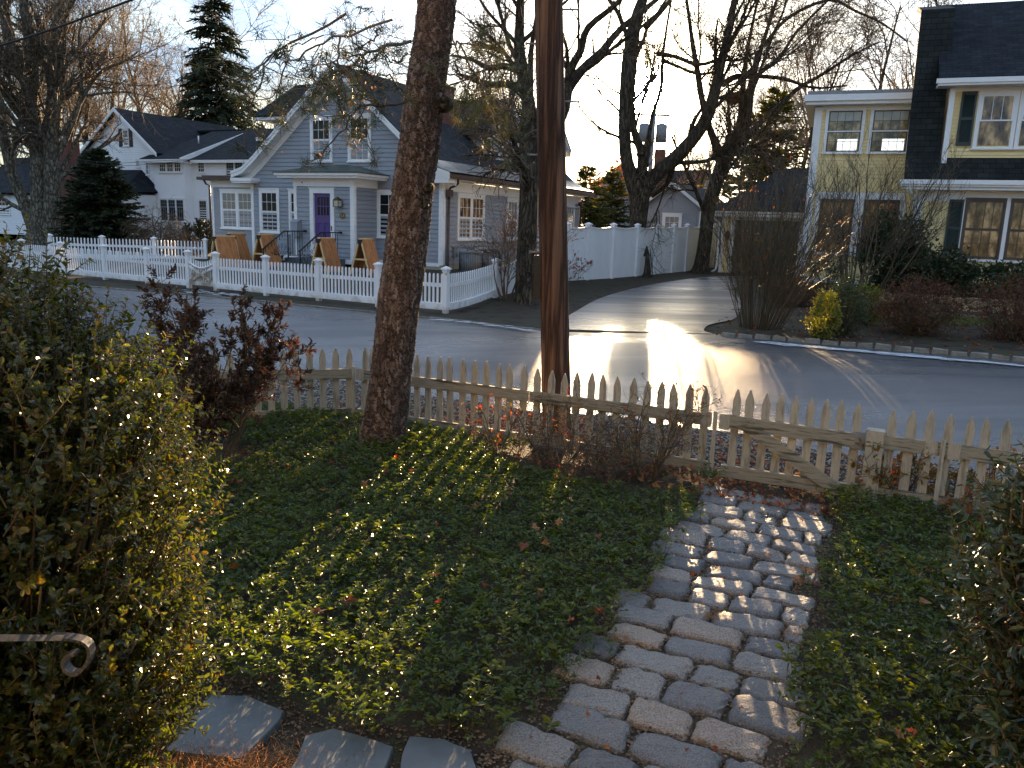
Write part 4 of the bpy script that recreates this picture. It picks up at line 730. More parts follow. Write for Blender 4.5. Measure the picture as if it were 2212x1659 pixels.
# ================================================================= yellow garage
_g = at(1551, 591, 33.5)
yg = thing('yellow_garage', 'small yellow garage with hipped roof and dark green door at the driveway end', 'garage', (_g[0], _g[1], 0), 22)
A = Wall((0, 0), (1, 0), (0, -1)); mb = MB(); siding(mb, A, [(.12, .5), (.48, .5), (.48, 2.95), (.12, 2.95)], .105, .014); siding(mb, A, [(3.1, .5), (5.4, .5), (5.4, 2.95), (3.1, 2.95)], .105, .014); siding(mb, Wall((0, 0), (0, 1), (-1, 0)), [(0, .5), (6, .5), (6, 2.95), (0, 2.95)], .105, .014); mb.box((.01, .08, 0), (5.4, 6, 2.95)); mb.build('wall', m_yel, yg)
mb = MB(); A.box(mb, 0, .12, 0, .03, .5, 2.95); A.box(mb, .36, .52, 0, .035, .5, 2.87); A.box(mb, 3.0, 3.15, 0, .035, .5, 2.87); A.box(mb, .12, 5.4, 0, .034, 2.87, 3.0); mb.box((-.4, -.42, 3.0), (5.7, 6.4, 3.12)); mb.box((-.44, -.46, 3.12), (5.75, -.38, 3.2)); mb.build('white_trim', m_white, yg)
mb = MB(); A.box(mb, .52, 3.0, -.07, -.02, .6, 2.87)
for z in (.6, 1.17, 1.74, 2.31):
    for k in range(4): a = .56+k*.61; A.box(mb, a, a+.56, -.02, -.005, z+.05, z+.50)
mb.build('garage_door', m_shut, yg)
build_roof([[(-.44, -.44, 3.14), (5.75, -.44, 3.14), (3.4, 3, 5.1), (1.9, 3, 5.1)], [(-.44, -.44, 3.14), (1.9, 3, 5.1), (-.44, 6.4, 3.14)], [(5.75, -.44, 3.14), (5.75, 6.4, 3.14), (3.4, 3, 5.1)], [(-.44, 6.4, 3.14), (5.75, 6.4, 3.14), (3.4, 3, 5.1), (1.9, 3, 5.1)]], m_copper, yg, 'roof', .05).data.materials[0] = m_roofd
mb = MB(); mb.tube([(-.38, -.3, 3.05), (-.3, -.2, 2.9), (-.1, -.07, 2.75), (-.07, -.07, 1.1), (-.1, -.1, .85), (-.28, -.2, .72)], .05); mb.build('downspout', m_white, yg)
mb = MB(); A.box(mb, .2, .34, .02, .03, 2.1, 2.3); mb.tube([(.27, -.12, 2.05), (.27, -.12, 2.1), (.27, -.12, 2.32), (.27, -.12, 2.36), (.27, -.12, 2.46)], [.05, .06, .09, .1, .01], 6, False); mb.build('lantern', m_brass, yg)
# ================================================================= grey garage behind the board fence
_g = at(1395, 480, 40.)
gg = thing('grey_garage', 'small grey clapboard garage with white trimmed gable behind the tall white fence', 'garage', (_g[0], _g[1], 0), 26)
A = Wall((0, 0), (1, 0), (0, -1)); mb = MB(); siding(mb, A, [(-.2, .8), (2.7, .8), (2.7, 3.45), (1.27, 4.5), (-.2, 3.45)], .145); siding(mb, Wall((2.7, 0), (0, 1), (1, 0)), [(0, .8), (7, .8), (7, 3.4), (0, 3.4)]); mb.box((-.19, .02, 0), (2.69, 7, 3.4)); mb.build('wall', m_grey, gg)
build_roof([[(-.6, -.25, 3.28), (1.27, -.25, 4.64), (1.27, 7.2, 4.64), (-.6, 7.2, 3.28)], [(3.1, -.25, 3.28), (1.27, -.25, 4.64), (1.27, 7.2, 4.64), (3.1, 7.2, 3.28)]], m_roofd, gg, 'roof', .06)
mb = MB()
for xa, za, xb, zb in ((-.6, 3.28, 1.27, 4.64), (1.27, 4.64, 3.1, 3.28)): mb.hexa([(xa, -.3, za-.16), (xb, -.3, zb-.16), (xb, -.24, zb-.16), (xa, -.24, za-.16), (xa, -.3, za+.0), (xb, -.3, zb+.0), (xb, -.24, zb+.0), (xa, -.24, za+.0)])
A.box(mb, 2.6, 2.72, 0, .03, .8, 3.3); mb.build('white_trim', m_white, gg)
window(gg, A, .82, 1.78, 2.42, 3.15, 3, 2, 0, .12, m_glass2, split=0.)
# ---------------------------------------------------------------- hazy houses further off
def simple_house(name, label, o, yaw, w_, d_, z0_, ze, zr, msid, mroof, wins=(), chim=None, cat='house', gable_front=True):
    t = thing(name, label, cat, (o[0], o[1], 0), yaw); mb = MB(); A = Wall((0, 0), (1, 0), (0, -1))
    if gable_front:
        siding(mb, A, [(0, z0_), (w_, z0_), (w_, ze), (w_/2, zr), (0, ze)], .15); pl = [[(-.4, -.3, ze-.1), (w_/2, -.3, zr+.1), (w_/2, d_+.3, zr+.1), (-.4, d_+.3, ze-.1)], [(w_+.4, -.3, ze-.1), (w_/2, -.3, zr+.1), (w_/2, d_+.3, zr+.1), (w_+.4, d_+.3, ze-.1)]]
    else:
        siding(mb, A, [(0, z0_), (w_, z0_), (w_, ze), (0, ze)], .15); siding(mb, Wall((w_, 0), (0, 1), (1, 0)), [(0, z0_), (d_, z0_), (d_, ze), (d_/2, zr), (0, ze)], .15); siding(mb, Wall((0, 0), (0, 1), (-1, 0)), [(0, z0_), (d_, z0_), (d_, ze), (d_/2, zr), (0, ze)], .15); pl = [[(-.4, -.4, ze-.1), (w_+.4, -.4, ze-.1), (w_+.4, d_/2, zr+.1), (-.4, d_/2, zr+.1)], [(-.4, d_+.4, ze-.1), (w_+.4, d_+.4, ze-.1), (w_+.4, d_/2, zr+.1), (-.4, d_/2, zr+.1)]]
    mb.box((.01, .02, 0), (w_-.01, d_, ze)); mb.build('wall', msid, t); build_roof(pl, mroof, t, 'roof', .12)
    for a in wins: window(t, A, *a, 3, 2, 2, .1, m_glass, mun=.03)
    if chim: q = MB(); q.box(*chim); q.build('chimney', m_brick, t)
    return t
o = at(1268, 470, 112); simple_house('distant_house', 'grey house with a broad roof seen through the sunlit trees', o, 26, 9, 12, 0, 7.2, 10.6, m_grey, m_roofd, [(2, 3.8, 4.2, 6.2)], ((8, 3, 8), (9.2, 4.2, 12.8)))
o = at(1398, 470, 112); simple_house('distant_house', 'far house with a steep slate roof above the grey garage', o, 26, 6.6, 9, 0, 7., 10.4, m_grey, m_roofd, [(2, 3.4, 4.2, 6)], None, gable_front=False)
o = at(-60, 520, 52); simple_house('distant_house', 'low house with dark roof behind the thick multi stemmed tree', o, 26, 8.3, 7, 0, 3.4, 5.6, m_wsid, m_roofd, [(3, 4.2, 2., 3.1), (5.3, 6.5, 2., 3.1)], None, gable_front=False)
# the house behind the camera, sunlit, which the windows opposite reflect
o = ST.w(-7, -21.5); t = thing('porch_house', 'pale house behind the viewpoint', 'house', (o[0], o[1], 0), 25); mb = MB(); A = Wall((0, 0), (1, 0), (0, 1)); siding(mb, A, [(0, .3), (17, .3), (17, 5.6), (0, 5.6)], .15); mb.box((0, -8, 0), (17, -.03, 5.6)); mb.build('wall', m_yel, t)
build_roof([[(-.5, .5, 5.5), (17.5, .5, 5.5), (17.5, -4, 8.4), (-.5, -4, 8.4)], [(-.5, -8.5, 5.5), (17.5, -8.5, 5.5), (17.5, -4, 8.4), (-.5, -4, 8.4)]], m_roofd, t, 'roof')
for a in (1.5, 4.5, 12, 14.5): window(t, A, a, a+1.1, 1.2, 2.8)
# brick chimneyed house edge behind the dark evergreen
o = at(133, 520, 44); t = thing('brick_chimney', 'tall red brick chimney beside the dark evergreen', 'chimney', (o[0], o[1], 0), 26)
mb = MB(); mb.box((0, 0, 0), (1.05, .8, 4.0)); mb.hexa([(0, 0, 4.0), (1.05, 0, 4.), (1.05, .8, 4.), (0, .8, 4.), (.08, .05, 4.4), (.97, .05, 4.4), (.97, .75, 4.4), (.08, .75, 4.4)]); mb.box((.08, .05, 4.4), (.97, .75, 6.0)); mb.build('shaft', m_brick, t)
mb = MB(); mb.box((.02, -.01, 6.0), (1.03, .81, 6.12)); mb.build('cap', m_steel, t)
# ---------------------------------------------------------------- fences
def along(A, B, n=None): 
    A = np.array(A, float); B = np.array(B, float); d = B-A; L_ = np.linalg.norm(d); return d/L_, L_
def picket_run(pk, rl, A, B, zA, zB, h=.98, gap=.12, w_=.044, side=1, bottom=.14, round_=True, rail_top=None, zoff=.0):
    d, L_ = along(A, B); nrm = np.array([d[1], -d[0]])*side; n = max(1, int(L_/gap)); up = np.array([0, 0, 1.])
    D3 = np.array([*d, 0]); N3 = np.array([*nrm, 0])
    for i in range(n):
        a = (i+.5)/n*L_; z = zA+(zB-zA)*a/L_; p = np.array([*(np.array(A)+d*a), z]); hw = w_/2; th = .011
        prof = [(-hw, bottom), (hw, bottom), (hw, h-.035), (hw*.55, h-.008), (0, h), (-hw*.55, h-.008), (-hw, h-.035)]
        f = [p+D3*x+N3*(th)+up*zz for x, zz in prof]; b = [p+D3*x-N3*(th)+up*zz for x, zz in prof]; k = len(prof)
        pk.poly(f); pk.poly(b[::-1]); [pk.poly([b[j], b[(j+1) % k], f[(j+1) % k], f[j]]) for j in range(k)]
    rt = rail_top or h-.30
    for z0_, hh in ((rt, .085), (bottom-.07, .15)):
        P0 = np.array([*A, zA])-N3*.0; P1 = np.array([*B, zB])
        q = []
        for zz in (z0_, z0_+hh):
            q += [P0-N3*.038+up*zz, P1-N3*.038+up*zz, P1+N3*(.045 if hh > .1 else -.013)+up*zz, P0+N3*(.045 if hh > .1 else -.013)+up*zz]
        rl.hexa(q)
def post(mb, p, z, h, w_=.13, yaw=25, cap=True):
    F_ = Frame(p, yaw); a = w_/2
    def B_(x, z0_, z1_, x2=None): x2 = x2 or x; mb.hexa([F_.w(-x, -x, z0_), F_.w(x, -x, z0_), F_.w(x, x, z0_), F_.w(-x, x, z0_), F_.w(-x2, -x2, z1_), F_.w(x2, -x2, z1_), F_.w(x2, x2, z1_), F_.w(-x2, x2, z1_)])
    B_(a, z-.1, z+h-.10)
    if cap: B_(a+.012, z+h-.13, z+h-.105); B_(a+.012, z+h-.10, z+h-.075); B_(a+.035, z+h-.075, z+h-.045); B_(a+.03, z+h-.045, z+h, .012)
fa = gt(965, 677)[:2]; fb = g(318, 613, .44)[:2]; fdir = (fb-fa)/np.linalg.norm(fb-fa); fyaw = 29.6
dist = [.82*v for v in (0.04, 2.33, 4.56, 6.71, 8.93, 10.22, 12.31, 14.62, 17.15, 19.64, 22.1)]
ff = thing('white_picket_fence', 'long white picket fence with capped posts along the far side of the road', 'fence', (*fa, 0), fyaw)
def rel(o, mb):   # world vertices to the thing's local frame
    F_ = Frame(o.location, -math.degrees(o.rotation_euler[2])); 
    for i, v in enumerate(mb.v):
        q = v-np.array([o.location[0], o.location[1], 0]); mb.v[i] = np.stack([q@F_.x, q@F_.y, v[:, 2]-o.location[2]], 1)
    return mb
def hz(p): return float(hgt(p[0], p[1]))
pts = [fa+fdir*d for d in dist]
for i, p in enumerate(pts):
    mb = MB(); post(mb, p, hz(p), 1.03, .105, fyaw); rel(ff, mb).build('post', m_fence, ff)
for i in range(len(pts)-1):
    if i == 4: continue
    a, b = pts[i]+fdir*.052, pts[i+1]-fdir*.052; pk, rl = MB(), MB(); picket_run(pk, rl, a, b, hz(a), hz(b), .865, .107, side=-1)
    for v in rl.v: pk.v.append(v)
    pk.li += [x+pk.n for x in rl.li]; pk.lt += rl.lt; pk.r += rl.r; pk.sm += rl.sm; pk.n += rl.n; pk.nf += rl.nf
    rel(ff, pk).build('picket_panel', m_fence, ff)
# side run towards the driveway
sB = gt(1069, 643)[:2]; d_, L_ = along(fa, sB); pk = MB(); rl = MB(); n = 12
prev = fa+d_*.07
for k in range(1, n+1):
    q = fa+d_*(.07+(L_-.1)*k/n); picket_run(pk, pk, prev, q, hz(prev), hz(q), .865, .107, side=1); prev = q
rel(ff, pk).build('picket_panel', m_fence, ff)
mb = MB(); post(mb, sB, hz(sB), 1.0, .105, 26); rel(ff, mb).build('post', m_fence, ff)
mb = MB(); pl_ = np.array([*fa, 1.05]); F_ = Frame(fa, fyaw); mb.hexa([F_.w(-.03, -.058, 1.27), F_.w(.03, -.058, 1.27), F_.w(.03, -.054, 1.27), F_.w(-.03, -.054, 1.27), F_.w(-.03, -.058, 1.31), F_.w(.03, -.058, 1.31), F_.w(.03, -.054, 1.31), F_.w(-.03, -.054, 1.31)]); rel(ff, mb).build('plate', m_gold, ff)
# gate in it
a, b = pts[4]+fdir*.075, pts[5]-fdir*.075; z = hz(a); wgt = thing('white_gate', 'small white picket gate with a dipped curved top rail in the far fence', 'gate', (*a, z), fyaw)
pk = MB(); d_, L_ = along(a, b); D3 = np.array([*d_, 0]); N3 = np.array([-d_[1], d_[0], 0])*-1; n = 10
for i in range(n):
    u_ = (i+.5)/n; x = u_*L_; h_ = .83-.09*math.sin(u_*math.pi); p = np.array([*a, z])+D3*x; pk.hexa([p+D3*s1*.026+N3*s2*.01+np.array([0, 0, .12]) for s1, s2 in ((-1, -1), (1, -1), (1, 1), (-1, 1))]+[p+D3*s1*.02+N3*s2*.01+np.array([0, 0, h_]) for s1, s2 in ((-1, -1), (1, -1), (1, 1), (-1, 1))])
rel(wgt, pk).build('pickets', m_fence, wgt); pk = MB()
pk.tube([np.array([*a, z])+D3*u_*L_+N3*-.03+np.array([0, 0, .70-.13*math.sin(u_*math.pi)]) for u_ in np.linspace(0, 1, 14)], .028, 6)
P0 = np.array([*a, z]); pk.bar(P0+np.array([0, 0, .16])-N3*.03, P0+D3*L_+np.array([0, 0, .16])-N3*.03, .035, .10); pk.bar(P0+np.array([0, 0, .2])-N3*.035, P0+D3*L_+np.array([0, 0, .60])-N3*.035, .02, .07); pk.bar(P0+np.array([0, 0, .60])-N3*.036, P0+D3*L_+np.array([0, 0, .2])-N3*.036, .02, .07)
rel(wgt, pk).build('gate_rail', m_fence, wgt); pk = MB(); pk.tube([P0+D3*(L_-.05)+N3*.05+np.array([0, 0, .66])+D3*math.cos(t_)*.045+np.array([0, 0, math.sin(t_)*.045]) for t_ in np.linspace(0, 6.28, 14)], .008, 5); rel(wgt, pk).build('ring_handle', m_blk, wgt)
# inner fence behind, in front of the white house
i0 = at(109, 540, 29)[:2]; i1 = at(444, 545, 29.5)[:2]; inn = thing('inner_picket_fence', 'second shorter white picket fence deeper in the garden, before the white house', 'fence', (*i0, 0), 0)
d_, L_ = along(i0, i1); k = 4; zi = .66
for j in range(k):
    p = i0+d_*L_*j/(k-1); mb = MB(); post(mb, p, zi, .90, .11, 0); rel(inn, mb).build('post', m_fence, inn)
    if j < k-1: q = i0+d_*L_*(j+1)/(k-1); pk = MB(); picket_run(pk, pk, p+d_*.07, q-d_*.07, zi, zi, .79, .115, side=1); rel(inn, pk).build('picket_panel', m_fence, inn)
# tall board fence along the driveway
tf = thing('board_fence', 'tall solid white board fence with capped posts curving along the driveway', 'fence', (2.45, 25.8, 0), 30)
tp = [sB, sB*.35+np.array([1.48, 24.15])*.65, np.array([1.48, 24.15]), np.array([2.21, 25.39]), np.array([3.18, 27.03]), np.array([4.23, 28.82]), np.array([5.15, 30.39]), np.array([6.1, 32.]), np.array([6.91, 33.36]), np.array([7.82, 34.91]), np.array([8.85, 36.66])]
def tz(p):
    d_ = float(np.linalg.norm(np.array(p)-tp[0])); return float(hz(p)) if d_ < .1 else min(.60, .48+.03*d_) if p[1] < 25.6 else .60+.012*(p[1]-25.4)+.01*max(0, p[1]-30)
tH = [.92, 1.68, 1.76]+[1.78, 1.78, 1.78, 1.78, 1.78, 1.78, 1.78, 1.78]
for i in range(len(tp)):
    p = tp[i]; z = tz(p)
    if i: mb = MB(); post(mb, p, z, tH[i]+.16, .13, 30); rel(tf, mb).build('post', m_fence, tf)
    if i == len(tp)-1: break
    q = tp[i+1]; zq = tz(q); d_, L_ = along(p, q); mb = MB(); n = max(3, int(L_/.11)); D3 = np.array([*d_, 0]); N3 = np.array([d_[1], -d_[0], 0])
    def topz(u_):
        if i == 0: return z+(zq-z)*u_+tH[0]-.2+(tH[1]-tH[0]+.2)*u_**2.
        return z+(zq-z)*u_+tH[i]+(tH[i+1]-tH[i])*u_-.05*math.sin(u_*math.pi)
    for k in range(n):
        u0, u1 = k/n, (k+1)/n; P0 = np.array([*p, 0])+D3*L_*u0; P1 = np.array([*p, 0])+D3*(L_*u1-.008); zb = z+(zq-z)*u0-.06
        mb.hexa([P0+N3*.012+[0, 0, zb], P1+N3*.012+[0, 0, zb], P1-N3*.012+[0, 0, zb], P0-N3*.012+[0, 0, zb], P0+N3*.012+[0, 0, topz(u0)], P1+N3*.012+[0, 0, topz(u1)], P1-N3*.012+[0, 0, topz(u1)], P0-N3*.012+[0, 0, topz(u0)]])
        mb.hexa([P0+N3*.006+[0, 0, zb], P0+D3*(L_/n+.0)+N3*.006+[0, 0, zb], P0+D3*L_/n-N3*.006+[0, 0, zb], P0-N3*.006+[0, 0, zb], P0+N3*.006+[0, 0, topz(u0)-.01], P0+D3*L_/n+N3*.006+[0, 0, topz(u1)-.01], P0+D3*L_/n-N3*.006+[0, 0, topz(u1)-.01], P0-N3*.006+[0, 0, topz(u0)-.01]])
    for k in range(8):
        u0, u1 = k/8, (k+1)/8; P0 = np.array([*p, topz(u0)]); P1 = np.array([*q, 0]); P0 = np.array([*(p+d_*L_*u0), topz(u0)+.02]); P1 = np.array([*(p+d_*L_*u1), topz(u1)+.02]); mb.bar(P0, P1, .075, .045)
    rel(tf, mb).build('board_panel', m_fence, tf)
# near weathered fence and gate (t = -10.85 in street coordinates)
NT = -10.85
nfn = thing('weathered_picket_fence', 'low weathered beige pointed picket fence along the near edge of the road', 'fence', ST.w(0, NT), 25)
# left panel swings away from the post at s = -2.33
pL = ST.loc(g(515, 757, .86)); Pc = (-2.33, NT)
def npicket(mb, s, t, h=.88, z0_=.02, w_=.078, d=(1, 0), lean=0.):
    hw = w_/2*(1+rng.normal()*.03); h += rng.normal()*.009; dx, dy = d; nx, ny = -dy, dx; th = .011
    prof = [(-hw, z0_), (hw, z0_), (hw, h-.11), (hw*.58, h-.05), (0.005, h), (-.005, h), (-hw*.58, h-.05), (-hw, h-.11)]
    def Q(x, o, z): return ST.w(s+dx*(x+lean*z)+nx*o, t+dy*(x+lean*z)+ny*o, z)
    f = [Q(x, -th, z) for x, z in prof]; b = [Q(x, th, z) for x, z in prof]; k = len(prof); r_ = rng.random()
    mb.poly(f, r_); mb.poly(b[::-1], r_); [mb.poly([b[j], b[(j+1) % k], f[(j+1) % k], f[j]], r_) for j in range(k)]
def seg(mb, a, b, z0_, z1_, o0, o1, dz=0.):   # rail between street points
    d = np.array(b)-np.array(a); L_ = np.linalg.norm(d); d = d/L_; n = np.array([-d[1], d[0]]); a = np.array(a); b = np.array(b)
    q = [a+n*o0, b+n*o0, b+n*o1, a+n*o1]; mb.hexa([ST.w(*v, z0_+(dz if i in (1, 2) else 0)) for i, v in enumerate(q)]+[ST.w(*v, z1_+(dz if i in (1, 2) else 0)) for i, v in enumerate(q)])
def run(s0, s1, t0=NT, t1=NT, gap=.148, top=.50, zt=.62, bot=True, h=.88):
    a = np.array([s0, t0]); b = np.array([s1, t1]); d = b-a; L_ = np.linalg.norm(d); d = d/L_; n = int(round(L_/gap))
    for i in range(n):
        p = a+d*(i+.5)*L_/n; mb = MB(); npicket(mb, p[0], p[1], h, d=d, lean=rng.normal()*.016); rel(nfn, mb).build('picket', m_weath, nfn)
    mb = MB(); seg(mb, a, b, top, zt, -.052, -.014); rel(nfn, mb).build('rail', m_weathr, nfn)
    if bot: mb = MB(); seg(mb, a, b, .03, .13, -.052, -.014); rel(nfn, mb).build('rail', m_weathr, nfn)
dl = np.array(Pc)-np.array(pL); dl = dl/np.linalg.norm(dl)
run(Pc[0]-dl[0]*3.2, Pc[0]-.03, Pc[1]-dl[1]*3.2, NT)
run(Pc[0]+.03, -.02); run(.0, 1.98); run(3.53, 7.4)
for s in (-2.33, 2.02, 4.02):   # metal stake with bracket plates
    mb = MB(); seg(mb, (s-.019, NT-.075), (s+.019, NT-.075), 0, .655, -.0, .022); 
    for ds in (-.09, .09): seg(mb, (s+ds-.05, NT-.058), (s+ds+.05, NT-.058), .485, .635, -.0, .006)
    for ds in (-.115, .115):
        for z_ in (.515, .605):
            p = ST.w(s+ds, NT-.060, z_); mb.tube([p, p-ST.y*.008], .008, 8)
    rel(nfn, mb).build('metal_stake', m_weath, nfn)
mb = MB(); s = 3.47; seg(mb, (s-.075, NT-.01), (s+.075, NT-.01), -.05, .66, -.075, .06); rel(nfn, mb).build('gate_post', m_weath, nfn)
ng = thing('weathered_gate', 'low weathered picket gate with a diagonal brace at the end of the cobble path', 'gate', ST.w(2.12, NT), 25)
sa, sb = 2.13, 3.37
n = 9
for i in range(n):
    mb = MB(); npicket(mb, sa+(i+.5)*(sb-sa)/n, NT, .89, .06, lean=rng.normal()*.008); rel(ng, mb).build('picket', m_weath, ng)
mb = MB(); seg(mb, (sa, NT), (sb, NT), .50, .635, -.056, -.014, -.03); rel(ng, mb).build('rail', m_weathr, ng)
mb = MB(); seg(mb, (sa-.02, NT), (sb-.03, NT), .0, .12, -.056, -.014); rel(ng, mb).build('rail', m_weathr, ng)
mb = MB(); a_ = ST.w(sa+.20, NT-.070, .55); b_ = ST.w(sb-.16, NT-.070, .045); mb.bar(a_, b_, .026, .095, ST.y); 
mb2 = MB(); dd = b_-a_; dd /= np.linalg.norm(dd); up = np.cross(ST.y, dd); 
mb2.hexa([a_-up*.058-ST.y*.02, b_-up*.058-ST.y*.02, b_-up*.058+ST.y*.013, a_-up*.058+ST.y*.013, a_+up*.058-ST.y*.02, b_+up*.058-ST.y*.02, b_+up*.058+ST.y*.013, a_+up*.058+ST.y*.013]); rel(ng, mb2).build('brace', m_weathr, ng)
mb = MB(); seg(mb, (sb-.07, NT-.058), (sb+.02, NT-.058), .46, .63, -.004, .004)
p = ST.w(sb+.03, NT-.066, .46); mb.tube([p, p+np.array([0, 0, .2])], .016, 8)
rel(ng, mb).build('hinge', m_steel, ng)
# utility pole with steps and conduit
pp = ST.w(0, 0); pb = at(1203, 930, 9.35); pb[2] = 0; ptop = at(1185, 0, 9.35)
pole = thing('utility_pole', 'reddish brown wooden utility pole with metal step pegs just beyond the near fence', 'utility pole', (pb[0], pb[1], 0), 0)
v = (ptop-pb)/ptop[2]; mb = MB(); zz = np.linspace(-.1, 9, 30); mb.tube([v*z for z in zz], .172-.004*zz, 28); mb.build('shaft', m_pole, pole)
def peg(px, py, sgn, L_=.2):
    p = at(px, py, 9.35)-np.array([pb[0], pb[1], 0]); m = MB(); m.tube([p, p+np.array([sgn*L_, 0, 0])], .011, 8); m.tube([p+np.array([sgn*L_, 0, -.0]), p+np.array([sgn*(L_+.012), 0, 0])], .02, 8); m.build('step_peg', m_steel, pole)
for px, py, s_ in ((1216, 448, 1), (1216, 219, 1), (1214, 20, 1), (1166, 335, -1), (1170, 545, -1), (1164, 95, -1)): peg(px, py, s_, .17 if s_ > 0 else .13)
m = MB(); c = at(1166, 548, 9.3)-np.array([pb[0], pb[1], 0]); m.box((c[0]-.06, -.06, c[2]-.52), (c[0]+.02, .02, c[2]-.02)); m.tube([(c[0]-.06, -.05, c[2]-.50), (c[0]-.062, -.05, c[2]-.05), (c[0]-.03, -.05, c[2]), (c[0]+.06, -.05, c[2]+.0)], .010, 8); m.build('conduit', m_blk, pole)
# distant transformer pole
o = at(1399, 420, 105); tpn = thing('transformer_pole', 'distant utility pole carrying two grey transformers behind the forked maple', 'utility pole', (o[0], o[1], 0), 0)
z2 = at(1404, 225, 105)[2]; m = MB(); m.tube([(0, 0, 0), (.2, 0, z2)], .26, 12); m.build('shaft', m_steel, tpn); zc = at(1392, 287, 105)[2]
for x in (-.95, 1.2): m = MB(); m.tube([(x, -.2, zc-1.1), (x, -.2, zc+1.0), (x, -.2, zc+1.15)], [.7, .7, .3], 16); m.build('transformer', m_steel, tpn)
m = MB(); m.box((-2.2, -.1, z2-1.4), (2.2, .1, z2-1.15)); m.build('crossarm', m_weath, tpn)
# overhead cables
a = at(-30, 108, 14.); b = at(310, -10, 12.); mb = MB(); mb.tube(smooth_line([a, (a+b)/2-np.array([0, 0, .03]), b], 12), .017, 8); tag(mb.build('overhead_cable', m_cable), 'thick black overhead cable crossing the upper left sky', 'cable')
for dy, lab in ((0, 'upper of two thin wires running to the grey house gable'), (6, 'lower of two thin wires running to the grey house gable')):
    mb = MB(); mb.tube(smooth_line([at(60, 330+dy*1.4, 33), at(230, 351+dy, 30), at(330, 348+dy, 29), at(424, 344, 28.2)], 20), .008, 5); tag(mb.build('service_wire', m_cable), lab, 'wire', 'service wires to the grey house')
# stone retaining wall
sw = thing('stone_retaining_wall', 'low dry stacked fieldstone retaining wall below the yellow house', 'wall', ST.w(5, 4.9), 25)
mb = MB(); 
for row in range(4):
    s = 1.2
    while s < 12:
        w_ = .16+rng.random()*.32; hh = .13+rng.random()*.04; z0_ = .48+row*.10; c = ST.w(s+w_/2, 4.85+rng.normal()*.03+row*.03, z0_+hh/2)
        a_ = np.linspace(0, 2*math.pi, 9)[:-1]; rr = 1+rng.normal(size=(4, 8))*.08; pr = []
        for q_, (k_, o_) in enumerate(((.7, -.14), (1, -.10), (1., .08), (.6, .12))): pr.append([c+ST.x*math.cos(x)*w_*.53*k_*rr[q_, i]+np.array([0, 0, math.sin(x)*hh*.55*k_*rr[q_, i]])+ST.y*o_ for i, x in enumerate(a_)])
        V = np.array(pr).reshape(-1, 3); fc = [[q_*8+i, q_*8+(i+1) % 8, q_*8+8+(i+1) % 8, q_*8+8+i] for q_ in range(3) for i in range(8)]; r_ = rng.random(); mb.add(V, fc, r_, True); mb.add(V[:8], [[7, 6, 5, 4, 3, 2, 1, 0]], r_); s += w_+.01
rel(sw, mb).build('stones', m_field, sw)
# red brick walk and lawn in the right garden
strip('garden_walk', [(2.0, 3.0), (5, 3.0), (13, 3.0)], [(2.0, 3.6), (5, 3.6), (13, 3.6)], m_redbr, .012)
# bottom left hand rail
hr = thing('white_handrail', 'white painted metal handrail with a curled end against the boxwood hedge', 'handrail', at(60, 1380, 2.2), 0)
hp = np.array(hr.location)
def loc_(p): return np.array(p)-hp
mb = MB(); A_ = at(-40, 1378, 1.9); B_ = at(128, 1378, 2.3); mb.bar(loc_(A_), loc_(B_), .04, .018)
cpts = [at(x, y, 2.3) for x, y in ((108, 1374), (150, 1376), (185, 1384), (197, 1402), (192, 1428), (170, 1452), (148, 1446), (140, 1428), (150, 1412), (165, 1410))]; cpts = smooth_line(cpts, 26)
for i in range(25): mb.bar(loc_(cpts[i]), loc_(cpts[i+1]), .012, .035, (0, 1, 0)) if 0 else mb.bar(loc_(cpts[i]), loc_(cpts[i+1])+ (cpts[i+1]-cpts[i])*.15, .035, .009, np.cross(cpts[i+1]-cpts[i], (0, 1, 0)))
mb.build('rail', m_rail, hr); mb = MB(); a_ = at(112, 1470, 2.6); b_ = at(120, 1800, 2.6); mb.bar(loc_(a_), loc_(b_), .028, .028, (0, 1, 0)); mb.build('post', m_rail, hr)
# ---------------------------------------------------------------- trees
def DL(pts, Y, n=14, dY=0.):   # limb drawn through image points at distance Y, drifting by dY
    m = len(pts); return smooth_line([at(x, y, Y+dY*i/(m-1)) for i, (x, y, *_) in enumerate(pts)], n)
def DR(pts, Y, n=14): return np.interp(np.linspace(0, 1, n), np.linspace(0, 1, len(pts)), [p[2]/2*Y/F for p in pts])
def shift(o, loc_): return o-np.array(loc_)
class Tree:
    def __init__(s, name, label, base, cat='tree', group=None):
        s.base = np.array(base, float); s.t = thing(name, label, cat, base, 0, group)
    def put(s, sets, name, mat, k0=8, cap=False):
        mb = MB()
        for P, Rr, k in sets: mb.tubes(P-s.base, Rr, k, True)
        return mb.build(name, mat, s.t)
def root_flare(P, Rr, amt=.5, n=3):
    Rr = Rr.copy(); 
    for i in range(n): Rr[i] *= 1+amt*(1-i/n)**2
    return Rr
